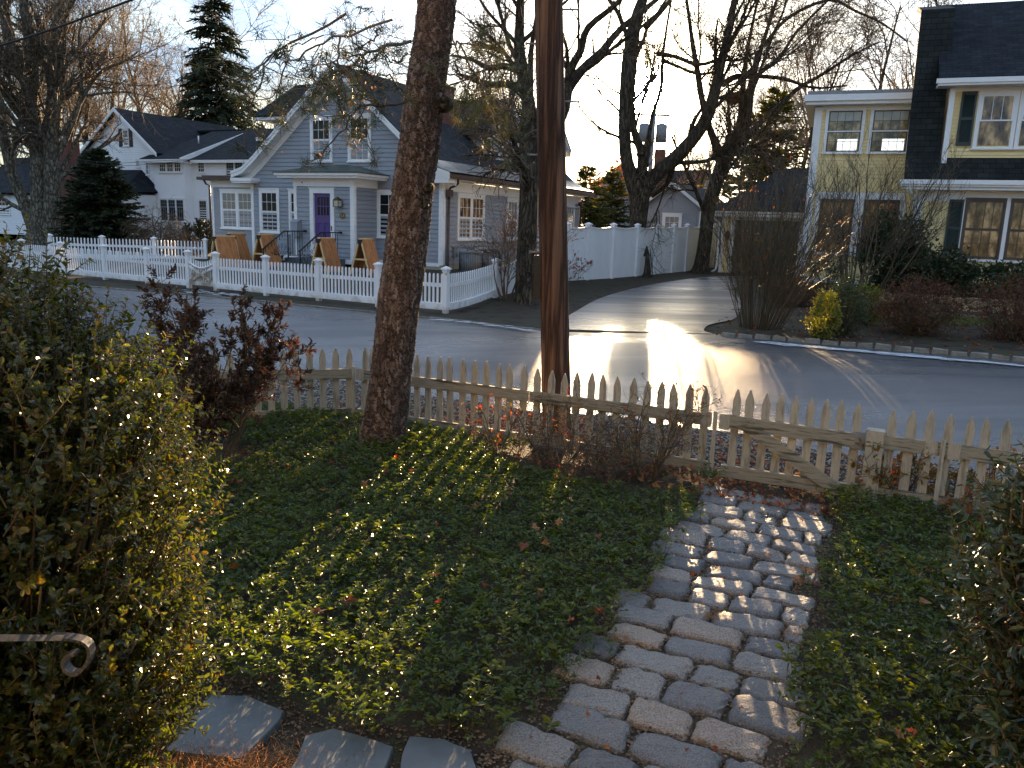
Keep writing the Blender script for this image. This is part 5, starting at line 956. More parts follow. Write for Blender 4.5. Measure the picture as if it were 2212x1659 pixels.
def mid_tree(name, label, base, limbs, Y, bark_m, spec, twig_m=None, dYs=None, trunkn=1):
    """limbs: list of image polylines (x,y,width px); spec: (count,len,ang,wander,up,rf,rmin,k) per level"""
    T = Tree(name, label, base); A = []; 
    for i, l in enumerate(limbs):
        dy = (dYs[i] if dYs else (rng.random()-.5)*2.5) if i >= trunkn else 0.
        P = DL(l, Y, 16, dy); Rr = DR(l, Y, 16)
        if i == 0: Rr = root_flare(P, Rr)
        A.append((P, Rr))
    mb = MB()
    for P, Rr in A[:trunkn]: mb.tubes((P-T.base)[None], Rr[None], 18, True)
    mb.build('trunk', bark_m, T.t)
    mb = MB(); PP = np.stack([a[0] for a in A]); RR = np.stack([a[1] for a in A])
    for j in range(trunkn, len(A)): mb = MB(); mb.tubes((PP[j]-T.base)[None], RR[j][None], 14, True); mb.build('limb', bark_m, T.t)
    mb = MB()
    src = (PP, RR); k0_ = 0
    for (cnt, L, ang, wn, up, rf, rmin, k, t0) in spec:
        if k >= 5: pass
        P, Rr = kids(src[0], src[1], cnt, L, ang, t0, 1., 6, wn, up, rf, rmin, .4)
        if k < 5 and k0_ >= 5: mb.build('crown', bark_m, T.t); mb = MB()
        k0_ = k
        mb.tubes(P-T.base, Rr, k, True); src = (P, Rr)
    mb.build('twigs', twig_m or m_twig, T.t)
    return T
o = lambda X, Y_: (987.5+X/3, 109.7+Y_/3)
def c3p(l): return [(*o(x, y), w/3) for x, y, w in l]
SP = [(34, 3.2, .65, .11, .06, .36, .012, 6, .25), (220, 1.7, .7, .15, .03, .5, .008, 5, .2), (1800, .85, .75, .18, 0., .65, .008, 3, .2), (7000, .42, .8, .2, 0., .7, .0065, 3, .2)]
YM = 29.8; b_ = at(1378, 505, YM); b_[2] = .6
mid_tree('forked_maple', 'large bare maple forking into heavy limbs behind the board fence, the sun beside its trunk', b_,
  [[(*o(1172, 1330), 34), (*o(1172, 1145), 35), (*o(1180, 1000), 41), (*o(1182, 900), 46), (*o(1180, 840), 36)], [(*o(1160, 900), 36), (*o(1105, 740), 27), (*o(1085, 560), 25), (*o(1095, 350), 30), (*o(1110, 150), 33), (*o(1125, 0), 30), (1372, 50, 26), (1395, -20, 18), (1420, -90, 9)],
   [(*o(1190, 900), 26), (*o(1200, 750), 22), (*o(1195, 650), 20), (*o(1150, 540), 15), (*o(1128, 350), 14), (*o(1120, 200), 12), (1350, 60, 10), (1310, -10, 8), (1280, -70, 4)], [(*o(1200, 680), 16), (*o(1240, 560), 9), (*o(1265, 420), 8), (*o(1290, 350), 7), (*o(1325, 220), 7), (*o(1330, 60), 6), (1440, 60, 5), (1455, -30, 4)],
   [(*o(1215, 890), 30), (*o(1320, 770), 29), (*o(1400, 710), 30), (*o(1530, 570), 26), (*o(1620, 430), 26), (*o(1670, 260), 23), (*o(1700, 120), 20), (*o(1730, 0), 17), (1580, 40, 14), (1592, -50, 9)], [(*o(1400, 740), 13), (*o(1375, 830), 12), (*o(1330, 890), 10), (*o(1262, 940), 11)],
   [(*o(1410, 725), 9), (*o(1550, 722), 8), (*o(1640, 705), 8), (*o(1690, 660), 8)], [(*o(1490, 610), 10), (*o(1530, 470), 8), (*o(1580, 380), 6)], [(*o(1610, 420), 14), (*o(1580, 280), 13), (*o(1555, 120), 12), (*o(1530, -20), 10), (1490, 50, 8), (1478, -40, 5)],
   [(*o(1330, 60), 8), (*o(1450, 110), 6), (*o(1560, 150), 6), (*o(1650, 140), 5)], [(*o(1290, 20), 9), (*o(1420, 40), 8), (*o(1560, 90), 8), (*o(1700, 60), 6), (*o(1830, 60), 5), (*o(1950, 0), 4)], [(1395, 60, 12), (1440, 10, 9), (1480, -50, 6)]],
  YM, m_barkd, SP)
b_ = at(1516, 580, 32.5); b_[2] = .7
mid_tree('leaning_maple', 'bare maple leaning to the right at the end of the board fence, holding a nest', b_,
  [[(*o(1578, 1440), 34), (*o(1585, 1380), 31), (*o(1610, 1200), 28), (*o(1625, 1050), 28), (*o(1650, 940), 31), (*o(1700, 790), 29), (*o(1735, 700), 32), (*o(1790, 600), 36)], [(*o(1780, 620), 34), (*o(1830, 540), 30), (*o(1870, 420), 26), (*o(1895, 280), 17), (*o(1930, 120), 13), (*o(1965, 0), 10), (1665, 40, 7), (1690, -40, 5)],
   [(*o(1730, 720), 20), (*o(1690, 640), 19), (*o(1650, 540), 15), (*o(1625, 470), 13)], [(*o(1850, 600), 15), (*o(1910, 530), 13), (*o(2000, 430), 11), (*o(2110, 340), 10), (*o(2212, 240), 9), (1770, 165, 7), (1840, 120, 5), (1900, 90, 3)],
   [(*o(1800, 590), 15), (*o(1835, 440), 13), (*o(1850, 280), 11), (*o(1870, 80), 9), (1620, 80, 7), (1640, -20, 4)], [(*o(1880, 300), 9), (*o(1960, 150), 8), (*o(2080, 60), 7), (1720, 70, 6), (1790, 0, 4)], [(*o(1720, 220), 14), (*o(1800, 170), 12), (*o(1900, 165), 10), (*o(2030, 170), 8), (*o(2150, 190), 7), (1760, 190, 5), (1830, 185, 3)],
   [(*o(1680, 310), 8), (*o(1780, 290), 6), (*o(1850, 300), 5)], [(1650, 100, 8), (1700, 40, 7), (1790, 0, 6), (1850, 25, 5), (1905, 50, 4), (1960, 90, 3)]], 32.5, m_barkd, SP)
q = MB(); ctr = at(1597, 210, 32.5); n = 900; a_ = rng.random(n)*6.28; rr = .25+.28*rng.random(n); C = ctr+np.stack([np.cos(a_)*rr, np.sin(a_)*rr, rng.normal(size=n)*.13], 1)
blades(q, C-ctr, np.stack([-np.sin(a_), np.cos(a_), rng.normal(size=n)*.35], 1)+rng.normal(size=(n, 3))*.3, .4, .03); q.tubes(np.stack([ctr+np.array([0, 0, z]) for z in (-.2, -.12, .05, .12)])[None]-ctr, np.array([[.1, .35, .42, .3]]), 12)
nest = q.build('bird_nest', m_twigt); nest.location = ctr; tag(nest, 'shaggy bird nest of twigs in the fork of the leaning maple', 'nest')
b_ = gt(1135, 655); YT = float(b_[1])
mid_tree('street_tree', 'thick dark bare tree standing directly behind the utility pole', b_,
  [[(*o(438, 1680), 52), (*o(440, 1600), 46), (*o(455, 1200), 41), (*o(462, 1000), 40), (*o(470, 700), 37), (*o(475, 500), 34), (*o(500, 400), 40)], [(*o(480, 480), 34), (*o(460, 330), 28), (*o(430, 170), 27), (*o(405, 30), 26), (1122, 60, 20), (1125, -40, 14), (1110, -120, 8)],
   [(*o(510, 480), 32), (*o(640, 470), 30), (*o(690, 360), 28), (*o(705, 250), 30), (*o(770, 170), 23), (*o(850, 80), 17), (*o(940, 0), 15), (1335, 68, 14), (1380, 30, 12), (1430, -10, 9)], [(*o(720, 200), 20), (*o(745, 100), 17), (*o(800, 0), 15), (1270, 60, 13), (1330, 10, 10), (1370, -40, 7)], [(*o(440, 250), 18), (*o(320, 215), 15), (*o(220, 220), 12), (*o(90, 180), 9), (990, 160, 5)],
   [(*o(430, 130), 17), (*o(300, 100), 14), (*o(200, 110), 12), (*o(100, 60), 8), (980, 120, 5)], [(*o(470, 400), 14), (*o(475, 200), 13), (*o(480, 0), 11), (1160, 30, 8), (1175, -60, 5)], [(*o(430, 0), 10), (1085, 60, 7), (1050, 20, 6), (1020, -30, 4)]], YT, m_barkd,
  [(26, 2.3, .65, .12, .05, .4, .010, 6, .3), (170, 1.3, .7, .16, .0, .5, .007, 5, .2), (1200, .65, .8, .2, 0., .65, .006, 3, .2), (3500, .3, .8, .2, 0., .7, .0045, 3, .2)], dYs=[0, 1, 1.5, -1, -3, 2, 1, 0])
d = lambda l: [(x/3, y/3, w/3) for x, y, w in l]
b_ = at(92, 530, 38); b_[2] = .85
mid_tree('multi_stemmed_tree', 'tall bare tree with several thick lichened stems at the left edge', b_,
  [d([(262, 1640, 200), (262, 1560, 150), (255, 1300, 100), (250, 1100, 95), (240, 900, 95), (215, 720, 85), (190, 560, 85), (110, 400, 75), (60, 250, 70), (30, 80, 60), (0, -80, 45)]), d([(300, 1600, 120), (330, 1480, 105), (340, 1250, 98), (335, 1000, 95), (345, 750, 95), (365, 500, 85), (385, 280, 75), (385, 100, 85), (400, -40, 60)]),
   d([(240, 1600, 90), (215, 1480, 75), (150, 1300, 70), (85, 1150, 65), (45, 980, 62), (0, 760, 60), (-60, 560, 50)]), d([(200, 520, 75), (205, 400, 70), (185, 200, 62), (160, 60, 55), (150, -60, 40)]), d([(180, 730, 50), (90, 640, 42), (0, 540, 38), (-100, 480, 30)]), d([(400, 120, 50), (450, 30, 45), (500, -60, 30)]), d([(320, 800, 16), (250, 600, 14), (230, 380, 12), (260, 200, 8)]),
   d([(400, 880, 30), (500, 700, 28), (590, 540, 26), (680, 450, 20), (800, 400, 14), (900, 330, 8)]), d([(380, 1000, 34), (450, 850, 30), (520, 640, 28), (530, 420, 22), (510, 250, 14), (540, 80, 8)]), d([(560, 620, 16), (700, 600, 12), (850, 600, 8), (1000, 640, 5)])],
  38, m_barkl, [(44, 3.8, .65, .12, .06, .4, .014, 6, .2), (280, 2.1, .7, .16, .02, .5, .010, 5, .2), (1800, 1.1, .8, .18, 0., .65, .009, 3, .2), (6500, .5, .8, .2, 0., .7, .007, 3, .2)], m_twig, trunkn=3)
# background bare trees: four prototypes, then copies
protos = []
for k in range(4):
    t = thing('bare_tree', 'tall bare tree', 'tree', (0, 0, 0), 0, 'bare trees behind the houses'); h_ = 13+2*k % 5
    n0 = 2 if k % 2 else 1; st = np.zeros((n0, 3)); P, Rr = grow(st, np.array([[.05, 0, 1.], [-.3, .1, 1.]])[:n0], np.full(n0, h_), np.full(n0, .24), 14, .07, .05, .18)
    mb = MB(); mb.tubes(P, Rr, 8); mb.build('trunk', m_barkd, t); mb = MB(); a = kids(P, Rr, 22, 5.5, .65, .2, 1., 8, .13, .10, .5, .03, .3); mb.tubes(*a, 6)
    b2 = kids(*a, 150, 2.6, .7, .15, 1, 6, .18, .05, .55, .020); mb.tubes(*b2, 4); c = kids(*b2, 900, 1.3, .75, .1, 1, 5, .22, .03, .6, .013); mb.tubes(*c, 3); e = kids(*c, 3000, .7, .8, .1, 1, 4, .25, .02, .65, .009); mb.tubes(*e, 3)
    mb.build('crown', m_twigt, t); protos.append(t)
spots = [(0, 30, 62, 1.15, 0, 'furthest left bare tree with a dense tan crown'), (1, 180, 66, 1.05, 40, 'bare tree rising between the brick chimney and the white house gable'), (2, 262, 70, 1.1, 90, 'bare tree directly behind the gable of the white house'), (3, 330, 66, 1.2, 200, 'tall thin bare tree over the middle of the white house roof'), (0, 372, 78, .95, 130, 'smaller bare tree just left of the tall spruce'), (1, 575, 70, .8, 300, 'bare tree between the spruce and the grey house roof'),
  (2, 620, 84, .8, 20, 'faint bare tree beside the left roof slope of the grey house'), (3, 110, 56, 1.0, 250, 'bare tree seen through the forked stems at far left'), (0, 1000, 60, 1.0, 70, 'bare tree behind the chimney of the grey house'), (1, 1075, 66, 1.0, 110, 'bare tree seen between the pine trunk and the utility pole'), (3, 1700, 52, .9, 10, 'bare tree left of the yellow house wing'),
  (0, 1790, 60, 1.0, 180, 'bare tree above the left end of the wing roof'), (1, 1870, 56, 1.05, 320, 'bare tree above the middle of the wing roof'), (2, 1945, 62, 1.1, 75, 'bare tree next to the black gambrel roof'), (3, 1480, 80, .85, 150, 'faint bare tree over the grey garage'), (1, 2080, 50, 1.1, 200, 'bare tree rising above the yellow house ridge'), (2, 1640, 70, .9, 60, 'thin bare tree behind the nest'), (0, 445, 90, .9, 10, 'bare tree partly hidden by the spruce'), (3, 230, 84, 1.1, 100, 'distant bare tree left of the white gable')]
used = set()
for k, px, Yd, sc, rot, lab in spots:
    if k in used: t = copy_tree(protos[k], lab)
    else: t = protos[k]; used.add(k); t['label'] = lab
    p = at(px, 500, Yd); t.location = (p[0], p[1], float(hgt(p[0], p[1]))-.2); t.rotation_euler = (0, 0, R(rot)); t.scale = (sc, sc, sc)
# conifers
def conifer(name, label, base, h_, r_, mat, n, cl=.35, cw=.09, droop=-.25, gap=0., low=.06, group=None, barkm=None, shape=1., lean=(0, 0), nbm=2.2):
    t = thing(name, label, 'tree', base, 0, group); ln = np.array([*lean, 0.])
    mb = MB(); zz = np.linspace(0, h_, 8); mb.tube(np.stack([zz*0+ln[0]*zz, zz*0+ln[1]*zz, zz], 1), np.linspace(h_*.013+.02, .015, 8), 8); 
    nb = int(n**.5*nbm); u_ = low+(1-low)*rng.random(nb)**1.15; a = rng.random(nb)*6.28; Lb = r_*(1-u_)**shape*(.65+.5*rng.random(nb))+.12
    st = np.stack([ln[0]*u_*h_, ln[1]*u_*h_, u_*h_], 1); dd = np.stack([np.cos(a), np.sin(a), droop*.3+.5*(u_)**2+0*a], 1)
    P, Rr = grow(st, dd, Lb, np.full(nb, .012+h_*.0012), 6, .06, droop*.35, .3); mb.tubes(P, Rr, 4); mb.build('trunk', barkm or m_barkd, t)
    m = int(n*.45); idx = rng.choice(nb, n, p=Lb/Lb.sum()); tt = rng.random(n)**.6*4.999; i = tt.astype(int); f = (tt-i)[:, None]
    C = P[idx, i]*(1-f)+P[idx, i+1]*f; T = unit(P[idx, i+1]-P[idx, i]); side = unit(np.cross(T, [0, 0, 1.]))*rng.choice([-1, 1], n)[:, None]
    A = unit(T*.8+side*(.2+.9*rng.random(n))[:, None]+rng.normal(size=(n, 3))*.22+np.array([0, 0, droop*.4])); N_ = np.cross(A, side)+rng.normal(size=(n, 3))*.5
    mb = MB(); s_ = (.6+.8*rng.random(n))*(.5+.5*(1-tt/7)); leaves(mb, C, A, N_, cl*s_, cw*s_, .2, .2); mb.build('crown', mat, t); return t
p = at(481, 500, 62); conifer('spruce', 'tall dark spruce rising above the white house roof', (p[0], p[1], .8), 18.8, 5.3, m_conif, 26000, .62, .13, -.30, low=.12, shape=.8, nbm=3.2)
p = at(222, 520, 35); conifer('dark_evergreen', 'broad dark evergreen cone in front of the white house, left of the weeping tree', (p[0], p[1], .5), 4.35, 2.05, m_conif, 30000, .30, .085, -.05, low=.0, shape=.62, nbm=4.5)
p = at(1655, 500, 40); conifer('spruce', 'backlit evergreen between the leaning maple and the yellow wing', (p[0], p[1], .8), 8.2, 3.0, m_conif2, 12000, .45, .10, -.05, shape=.75)
p = at(1590, 500, 46); conifer('spruce', 'paler evergreen just left of and behind the backlit one', (p[0], p[1], .8), 7.4, 3.0, m_conif2, 7000, .45, .12, -.05, shape=.7)
p = at(1262, 520, 74); conifer('spruce', 'young spruce behind the board fence beside the downspout', (p[0], p[1], .6), 7.0, 3.6, m_conif2, 8000, .55, .14, -.1, shape=.7)
p = at(1318, 520, 80); conifer('spruce', 'dim evergreen left of the forked maple trunk', (p[0], p[1], .6), 7.4, 3.2, m_conif2, 7000, .55, .14, -.1, shape=.6)
for px, lab in ((405, 'leftmost of three small clipped arborvitae by the white house'), (430, 'middle one of three small clipped arborvitae by the white house'), (447, 'rightmost of three small clipped arborvitae, touching the grey house corner')):
    p = at(px, 515, 33.); conifer('arborvitae', lab, (p[0], p[1], .75), 1.35 if px > 410 else 1.15, .42, m_conif, 1800, .12, .035, .6, low=.02, group='small arborvitae by the white house', shape=.5)
# rusty leaved tree catching the sun
def shrub(name, label, base, h_, r_, nst, spec, leafm=None, nleaf=0, ll=.04, lw=.018, barkm=None, up=.12, spread=.5, r0=.014, lean=(0, 0), cat='shrub', wander=.1, lift=.3, group=None, k0=6, tip=.4, clus=1, flat=0.):
    base = np.array(base, float); t = thing(name, label, cat, base, 0, group); a = rng.random(nst)*6.28; rr = rng.random(nst)**.5
    st = np.stack([np.cos(a)*rr*r_*.18, np.sin(a)*rr*r_*.18, np.full(nst, -.05)], 1); sp_ = spread*rr[:, None]
    dd = np.stack([np.cos(a), np.sin(a), 0*a], 1)*sp_+np.array([lean[0], lean[1], 1.]); Ls = h_*(.65+.45*rng.random(nst))
    P, Rr = grow(st, dd, Ls, np.full(nst, r0)*(.6+.6*rng.random(nst)), 9, wander, up*.1, .3); mb = MB(); mb.tubes(P, Rr, k0); src = (P, Rr); last = src; sets = [src]
    for (cnt, L, ang, wn, u2, rf, rmin) in spec:
        src = kids(*src, cnt, L, ang, .2, 1., 5, wn, u2, rf, rmin); mb.tubes(*src, 3); sets.append(src)
    mb.build('stems', barkm or m_twig, t)
    if nleaf:
        P = src[0]; M_, k, _ = P.shape; idx = rng.integers(0, M_, nleaf//clus); tt = tip+(1-tip)*rng.random(len(idx)); u_ = tt*(k-1)*.999; i = u_.astype(int); f = (u_-i)[:, None]
        C = P[idx, i]*(1-f)+P[idx, i+1]*f; T = unit(P[idx, i+1]-P[idx, i]); C = np.repeat(C, clus, 0); T = np.repeat(T, clus, 0); n = len(C)
        A = unit(T*.6+rdir(n)*.8+np.array([0, 0, lift])); N_ = rdir(n)+np.array([0, 0, 1.5]); s_ = .65+.6*rng.random(n); mb = MB(); leaves(mb, C+rng.normal(size=C.shape)*ll*.15, A, N_, ll*s_, lw*s_); mb.build('foliage', leafm, t)
    return t
p = at(1282, 500, 96); shrub('rust_leaved_tree', 'tree with rusty orange haze of leaves left of the forked maple', (p[0], p[1], .7), 9.2, 5., 9, [(60, 4.0, .7, .15, .1, .6, .03), (500, 1.9, .8, .2, 0, .6, .02)], m_rust, 3600, .26, .13, m_twigt, spread=.5, r0=.12, cat='tree')
p = at(345, 520, 31.5); shrub('weeping_tree', 'small weeping tree with a dark domed tangle of bare branches', (p[0], p[1], .72), 1.6, 1.2, 3, [(70, 1.1, .9, .12, -.25, .6, .01), (600, .8, .5, .12, -.35, .6, .006), (1500, .4, .5, .15, -.3, .6, .004)], None, 0, barkm=m_twig, spread=.35, r0=.05, cat='tree', lean=(.1, 0))
# big cane shrub and its neighbours in the right garden
p = gt(1640, 708); shrub('cane_shrub', 'tall shrub of many upright green brown canes beside the driveway', tuple(p), 3.2, 2.2, 95, [(700, 1.1, .35, .10, .06, .6, .005), (1800, .5, .45, .15, .05, .6, .0035)], m_olive, 420, .05, .025, m_cane, spread=.44, r0=.010, lean=(.10, -.05), k0=5, wander=.045)
p1 = at(1840, 610, 22.0); shrub('vase_shrub', 'tall bare vase shaped shrub before the left windows of the yellow wing', (p1[0], p1[1], .75), 3.6, 1.4, 16, [(70, 1.3, .4, .08, .08, .6, .009), (280, .8, .5, .12, .05, .6, .005), (700, .4, .5, .16, .05, .6, .003)], None, 0, barkm=m_twig, spread=.50, r0=.025, wander=.06)
p1 = at(1880, 615, 22.3); shrub('vase_shrub', 'second bare vase shaped shrub, right of the first and leaning over the yellow house corner', (p1[0], p1[1], .75), 3.5, 1.4, 14, [(70, 1.3, .4, .08, .08, .6, .009), (280, .8, .5, .12, .05, .6, .005), (700, .4, .5, .16, .05, .6, .003)], None, 0, barkm=m_twig, spread=.55, r0=.025, lean=(.28, 0), wander=.06)
# corner shrub by the picket fence, and the orange one behind the pole
p1 = gt(1095, 645); shrub('corner_shrub', 'bare spreading shrub with small reddish leaves at the corner of the white picket fence', tuple(p1), 2.1, 1.25, 9, [(70, 1.0, .6, .15, .1, .6, .008), (320, .55, .7, .2, .0, .6, .005), (700, .3, .7, .2, 0, .6, .003)], m_bronze, 1500, .045, .022, m_twig, spread=.65, r0=.022, wander=.1)
p1 = at(1236, 600, 24.6); shrub('orange_shrub', 'small shrub with glowing orange leaves emerging right of the utility pole', (p1[0], p1[1], .6), 1.0, .6, 8, [(40, .5, .7, .2, .1, .6, .006), (200, .25, .8, .2, 0, .6, .003)], m_rust, 1400, .06, .03, m_twig, spread=.5, r0=.01)
p1 = at(1190, 600, 24.9); shrub('dry_garden_plant', 'dead flower stalks in the bed before the grey house bay', (*at(432, 545, 30)[:2], .7), .9, .6, 40, [(120, .3, .5, .2, .1, .6, .004)], m_dry, 200, .06, .02, m_twigt, spread=.8, r0=.006)
# broad leaved shrubs
def blob_shrub(name, label, base, rad, leafm, n, ll, lw, cat='shrub', clumps=60, group=None, stems=12, depth=.35, barkm=None, asym=(0, 0), low=.0, shape=None, csz=.17, rosette=1, up=.5):
    base = np.array(base, float); rad = np.array(rad, float); t = thing(name, label, cat, base, 0, group)
    c = rdir(clumps); c[:, 2] = c[:, 2]*.95+.1; c = unit(c); rr = (1-depth*rng.random(clumps)**1.5)[:, None]*(1+rng.normal(size=(clumps, 1))*.09); cc = c*rr*rad+np.array([asym[0], asym[1], rad[2]*(1-low)])
    cc[:, 2] = np.maximum(cc[:, 2], .06); P = np.zeros((clumps, 6, 3)); s0 = np.stack([cc[:, 0]*.12, cc[:, 1]*.12, 0*cc[:, 0]], 1); u_ = np.linspace(0, 1, 6)[None, :, None]
    P = s0[:, None]*(1-u_)+cc[:, None]*u_+np.array([0, 0, 1])*np.sin(u_*math.pi)*rad[2]*-.08+rng.normal(size=(clumps, 6, 3))*rad.mean()*.02; mb = MB(); mb.tubes(P, np.linspace(.014, .004, 6)[None].repeat(clumps, 0)*max(.6, rad.mean()), 4)
    tw = kids(P, np.full((clumps, 6), .005), clumps*6, rad.mean()*.35, .6, .45, 1., 4, .2, .1, .7, .002); mb.tubes(*tw, 3); mb.build('stems', barkm or m_twig, t)
    idx = rng.integers(0, clumps, n//rosette); off = rng.normal(size=(len(idx), 3))*rad*csz; C = cc[idx]+off; C[:, 2] = np.maximum(C[:, 2], .03)
    rn = np.clip(rng.random(clumps)[idx]*.5+rng.random(len(idx))*.5, 0, 1); C = np.repeat(C, rosette, 0); rn = np.repeat(rn, rosette); m = len(C); outw = unit((C-np.array([0, 0, rad[2]*.6]))/rad)
    A = unit(outw*.5+rdir(m)*.85+np.array([0, 0, up*.5])); N_ = unit(outw+rdir(m)*.6+np.array([0, 0, up])); s_ = .6+.65*rng.random(m); mb = MB(); leaves(mb, C, A, N_, ll*s_, lw*s_, rnd=np.clip(rn+rng.normal(size=m)*.12, 0, 1)); mb.build('foliage', leafm, t); return t
def gp_(px, py, Y):
    q_ = at(px, py, Y) if Y else gt(px, py); return (q_[0], q_[1], float(hgt(q_[0], q_[1])))
blob_shrub('rhododendron', 'large dark green shrub against the corner of the yellow house', gp_(1925, 640, 22.4), (.92, .7, .98), m_rhodo, 8000, .11, .045, clumps=90, rosette=3)
blob_shrub('rhododendron', 'dark green shrub under the shuttered window, right of the larger corner one', gp_(2035, 640, 22.6), (.7, .5, .58), m_rhodo, 4200, .11, .045, clumps=60, rosette=3)
blob_shrub('rhododendron', 'low dark green shrub near the right edge, behind the red tinged bush', gp_(2160, 650, 21.5), (.9, .6, .45), m_rhodo, 4200, .11, .045, clumps=50, rosette=3)
blob_shrub('red_tinged_bush', 'broad red tinged bush in front of the stone wall, left of the other red one', gp_(1980, 722, 0), (.85, .6, .50), m_redl, 8000, .05, .022, clumps=120)
blob_shrub('red_tinged_bush', 'red tinged bush at the right edge of the garden', gp_(2195, 735, 0), (.75, .6, .60), m_redl, 8000, .05, .022, clumps=110)
blob_shrub('lime_bush', 'yellow green sunlit bush at the front of the right hand garden', gp_(1775, 732, 0), (.26, .26, .42), m_lime, 2600, .055, .03, clumps=40)
blob_shrub('lime_bush', 'yellow green bush just behind the grey green one', gp_(1862, 700, 0), (.36, .3, .40), m_lime, 2400, .055, .03, clumps=40)
blob_shrub('grey_green_bush', 'dull grey green bush between the two yellow green ones', gp_(1822, 725, 0), (.42, .38, .54), m_rhodo, 6000, .04, .015, clumps=80)
blob_shrub('maroon_groundcover_bush', 'low maroon bush behind the cane shrub', gp_(1718, 662, 0), (.8, .55, .36), m_redl, 5000, .05, .02, clumps=60)
blob_shrub('andromeda', 'small open evergreen at the foot of the yellow wing, left of the vase shrubs', gp_(1790, 620, 22.6), (.6, .4, .5), m_rhodo, 1500, .07, .025, clumps=40)
# dead stump with ivy against the board fence
o_ = at(1397, 590, 29); t = thing('dead_stump', 'narrow pointed dead stump leaning on the foot of the board fence', 'stump', (o_[0], o_[1], .5), 0)
mb = MB(); mb.tube([(0, 0, -.1), (0, 0, .1), (.02, 0, .35), (0, 0, .75), (-.03, 0, 1.15)], [.30, .22, .14, .09, .05], 9); mb.build('wood', m_barkd, t)
# ---------------------------------------------------------------- foreground pine and its branches
tb = g(828, 965); ttop = at(945, -40, 8.1)
pine = Tree('leaning_pine', 'big pine with flaking brown bark leaning right in the front garden', (tb[0], tb[1], 0))
ctl = [(822, 985, 118), (826, 955, 106), (834, 900, 97), (846, 800, 92), (862, 660, 92), (880, 520, 92), (893, 400, 87), (908, 300, 86), (917, 200, 83), (928, 120, 80), (938, 50, 80), (948, -60, 78), (960, -200, 72)]
P = smooth_line([at(x, y, tb[1]+(-.0)) for x, y, w in ctl], 60); Rr = np.interp(np.linspace(0, 1, 60), np.linspace(0, 1, len(ctl)), [w/2*8.2/F for x, y, w in ctl])
Rr[:4] *= np.array([1.22, 1.12, 1.05, 1.02])
# densely tessellated trunk with plated relief
k = 150; T = np.gradient(P, axis=0); T /= np.linalg.norm(T, axis=1, keepdims=True); Xa = np.cross(T, [0, 1., 0]); Xa /= np.linalg.norm(Xa, axis=1, keepdims=True); Ya = np.cross(T, Xa)
nn = 620; Pi = np.stack([np.interp(np.linspace(0, 59, nn), np.arange(60), P[:, j]) for j in range(3)], 1); Xi = np.stack([np.interp(np.linspace(0, 59, nn), np.arange(60), Xa[:, j]) for j in range(3)], 1); Yi = np.stack([np.interp(np.linspace(0, 59, nn), np.arange(60), Ya[:, j]) for j in range(3)], 1); Ri = np.interp(np.linspace(0, 59, nn), np.arange(60), Rr)
aa = np.arange(k)*2*math.pi/k; zz = np.linspace(0, 1, nn)*7.5
seed = rng.random((2400, 2))*np.array([2*math.pi, 7.5]); sh = rng.random(2400)
A_, Z_ = np.meshgrid(aa, zz); A_ = A_+.07*np.sin(Z_*7+A_*2)+.05*np.sin(Z_*23+A_*5)+rng.normal(size=A_.shape)*.03; rel_ = np.zeros_like(A_)
for i in range(nn):    # distance to the nearest two bark plates (tall cells)
    m = np.abs(seed[:, 1]-zz[i]) < .5; s_ = seed[m]; da = np.abs((A_[i][:, None]-s_[None, :, 0]+math.pi) % (2*math.pi)-math.pi)*.27; dz = np.abs(Z_[i][:, None]-s_[None, :, 1])*.24
    D2 = np.sqrt(da**2+dz**2); sD = np.sort(D2, 1); rel_[i] = np.clip((sD[:, 1]-sD[:, 0])/.016+rng.normal(size=k)*.12, 0, 1)*(.55+.45*sh[m][np.argmin(D2, 1)])
knots = [(2.1, 3.9, .09), (1.2, 5.35, .09), (4.6, 4.2, .08), (3.9, 6.1, .07), (1.9, 5.4, .06)]
bump_ = np.zeros_like(A_)
Rr2 = Ri[:, None]*(1+.03*np.sin(A_*3+Z_*.7)+.02*np.sin(A_*5-Z_*1.3))+rel_*.016-.008+rng.normal(size=A_.shape)*.0016
V = Pi[:, None]+Rr2[..., None]*(np.cos(aa)[None, :, None]*Xi[:, None]+np.sin(aa)[None, :, None]*Yi[:, None])
i_ = np.arange(k); rows = np.arange(nn-1)[:, None]*k; q = np.stack([rows+i_, rows+(i_+1) % k, rows+k+(i_+1) % k, rows+k+i_], -1).reshape(-1, 4)
plate = rel_[:-1].reshape(-1); mb = MB(); mb.add((V-pine.base).reshape(-1, 3), q[:, ::-1], np.clip(plate*.85+rng.random(len(plate))*.12, 0, 1), True)
mb.build('trunk', M('flaking_pine_bark', (.018, .013, .010), (.125, .085, .065), attr=True, rough=.9, spec=.2, bump=.8, bscale=35, stretch=(1, 1, .5), c3=(.28, .23, .195)), pine.t)
for (px, py, s_) in ((960, 222, .07), (908, 440, .07), (925, 405, .05), (870, 520, .06)):
    c = at(px, py, tb[1]-.16)-pine.base; m_ = MB(); m_.tube([c+np.array([0, .1, 0]), c+np.array([0, .02, 0]), c-np.array([0, .02, .0]), c+np.array([0, .0, 0])], [s_*1.2, s_, s_*.75, s_*.3], 14); m_.build('knot', m_barkd, pine.t)
def c9(l): return [(548.6+x*.3323, 82.3+y*.3323) for x, y in l]
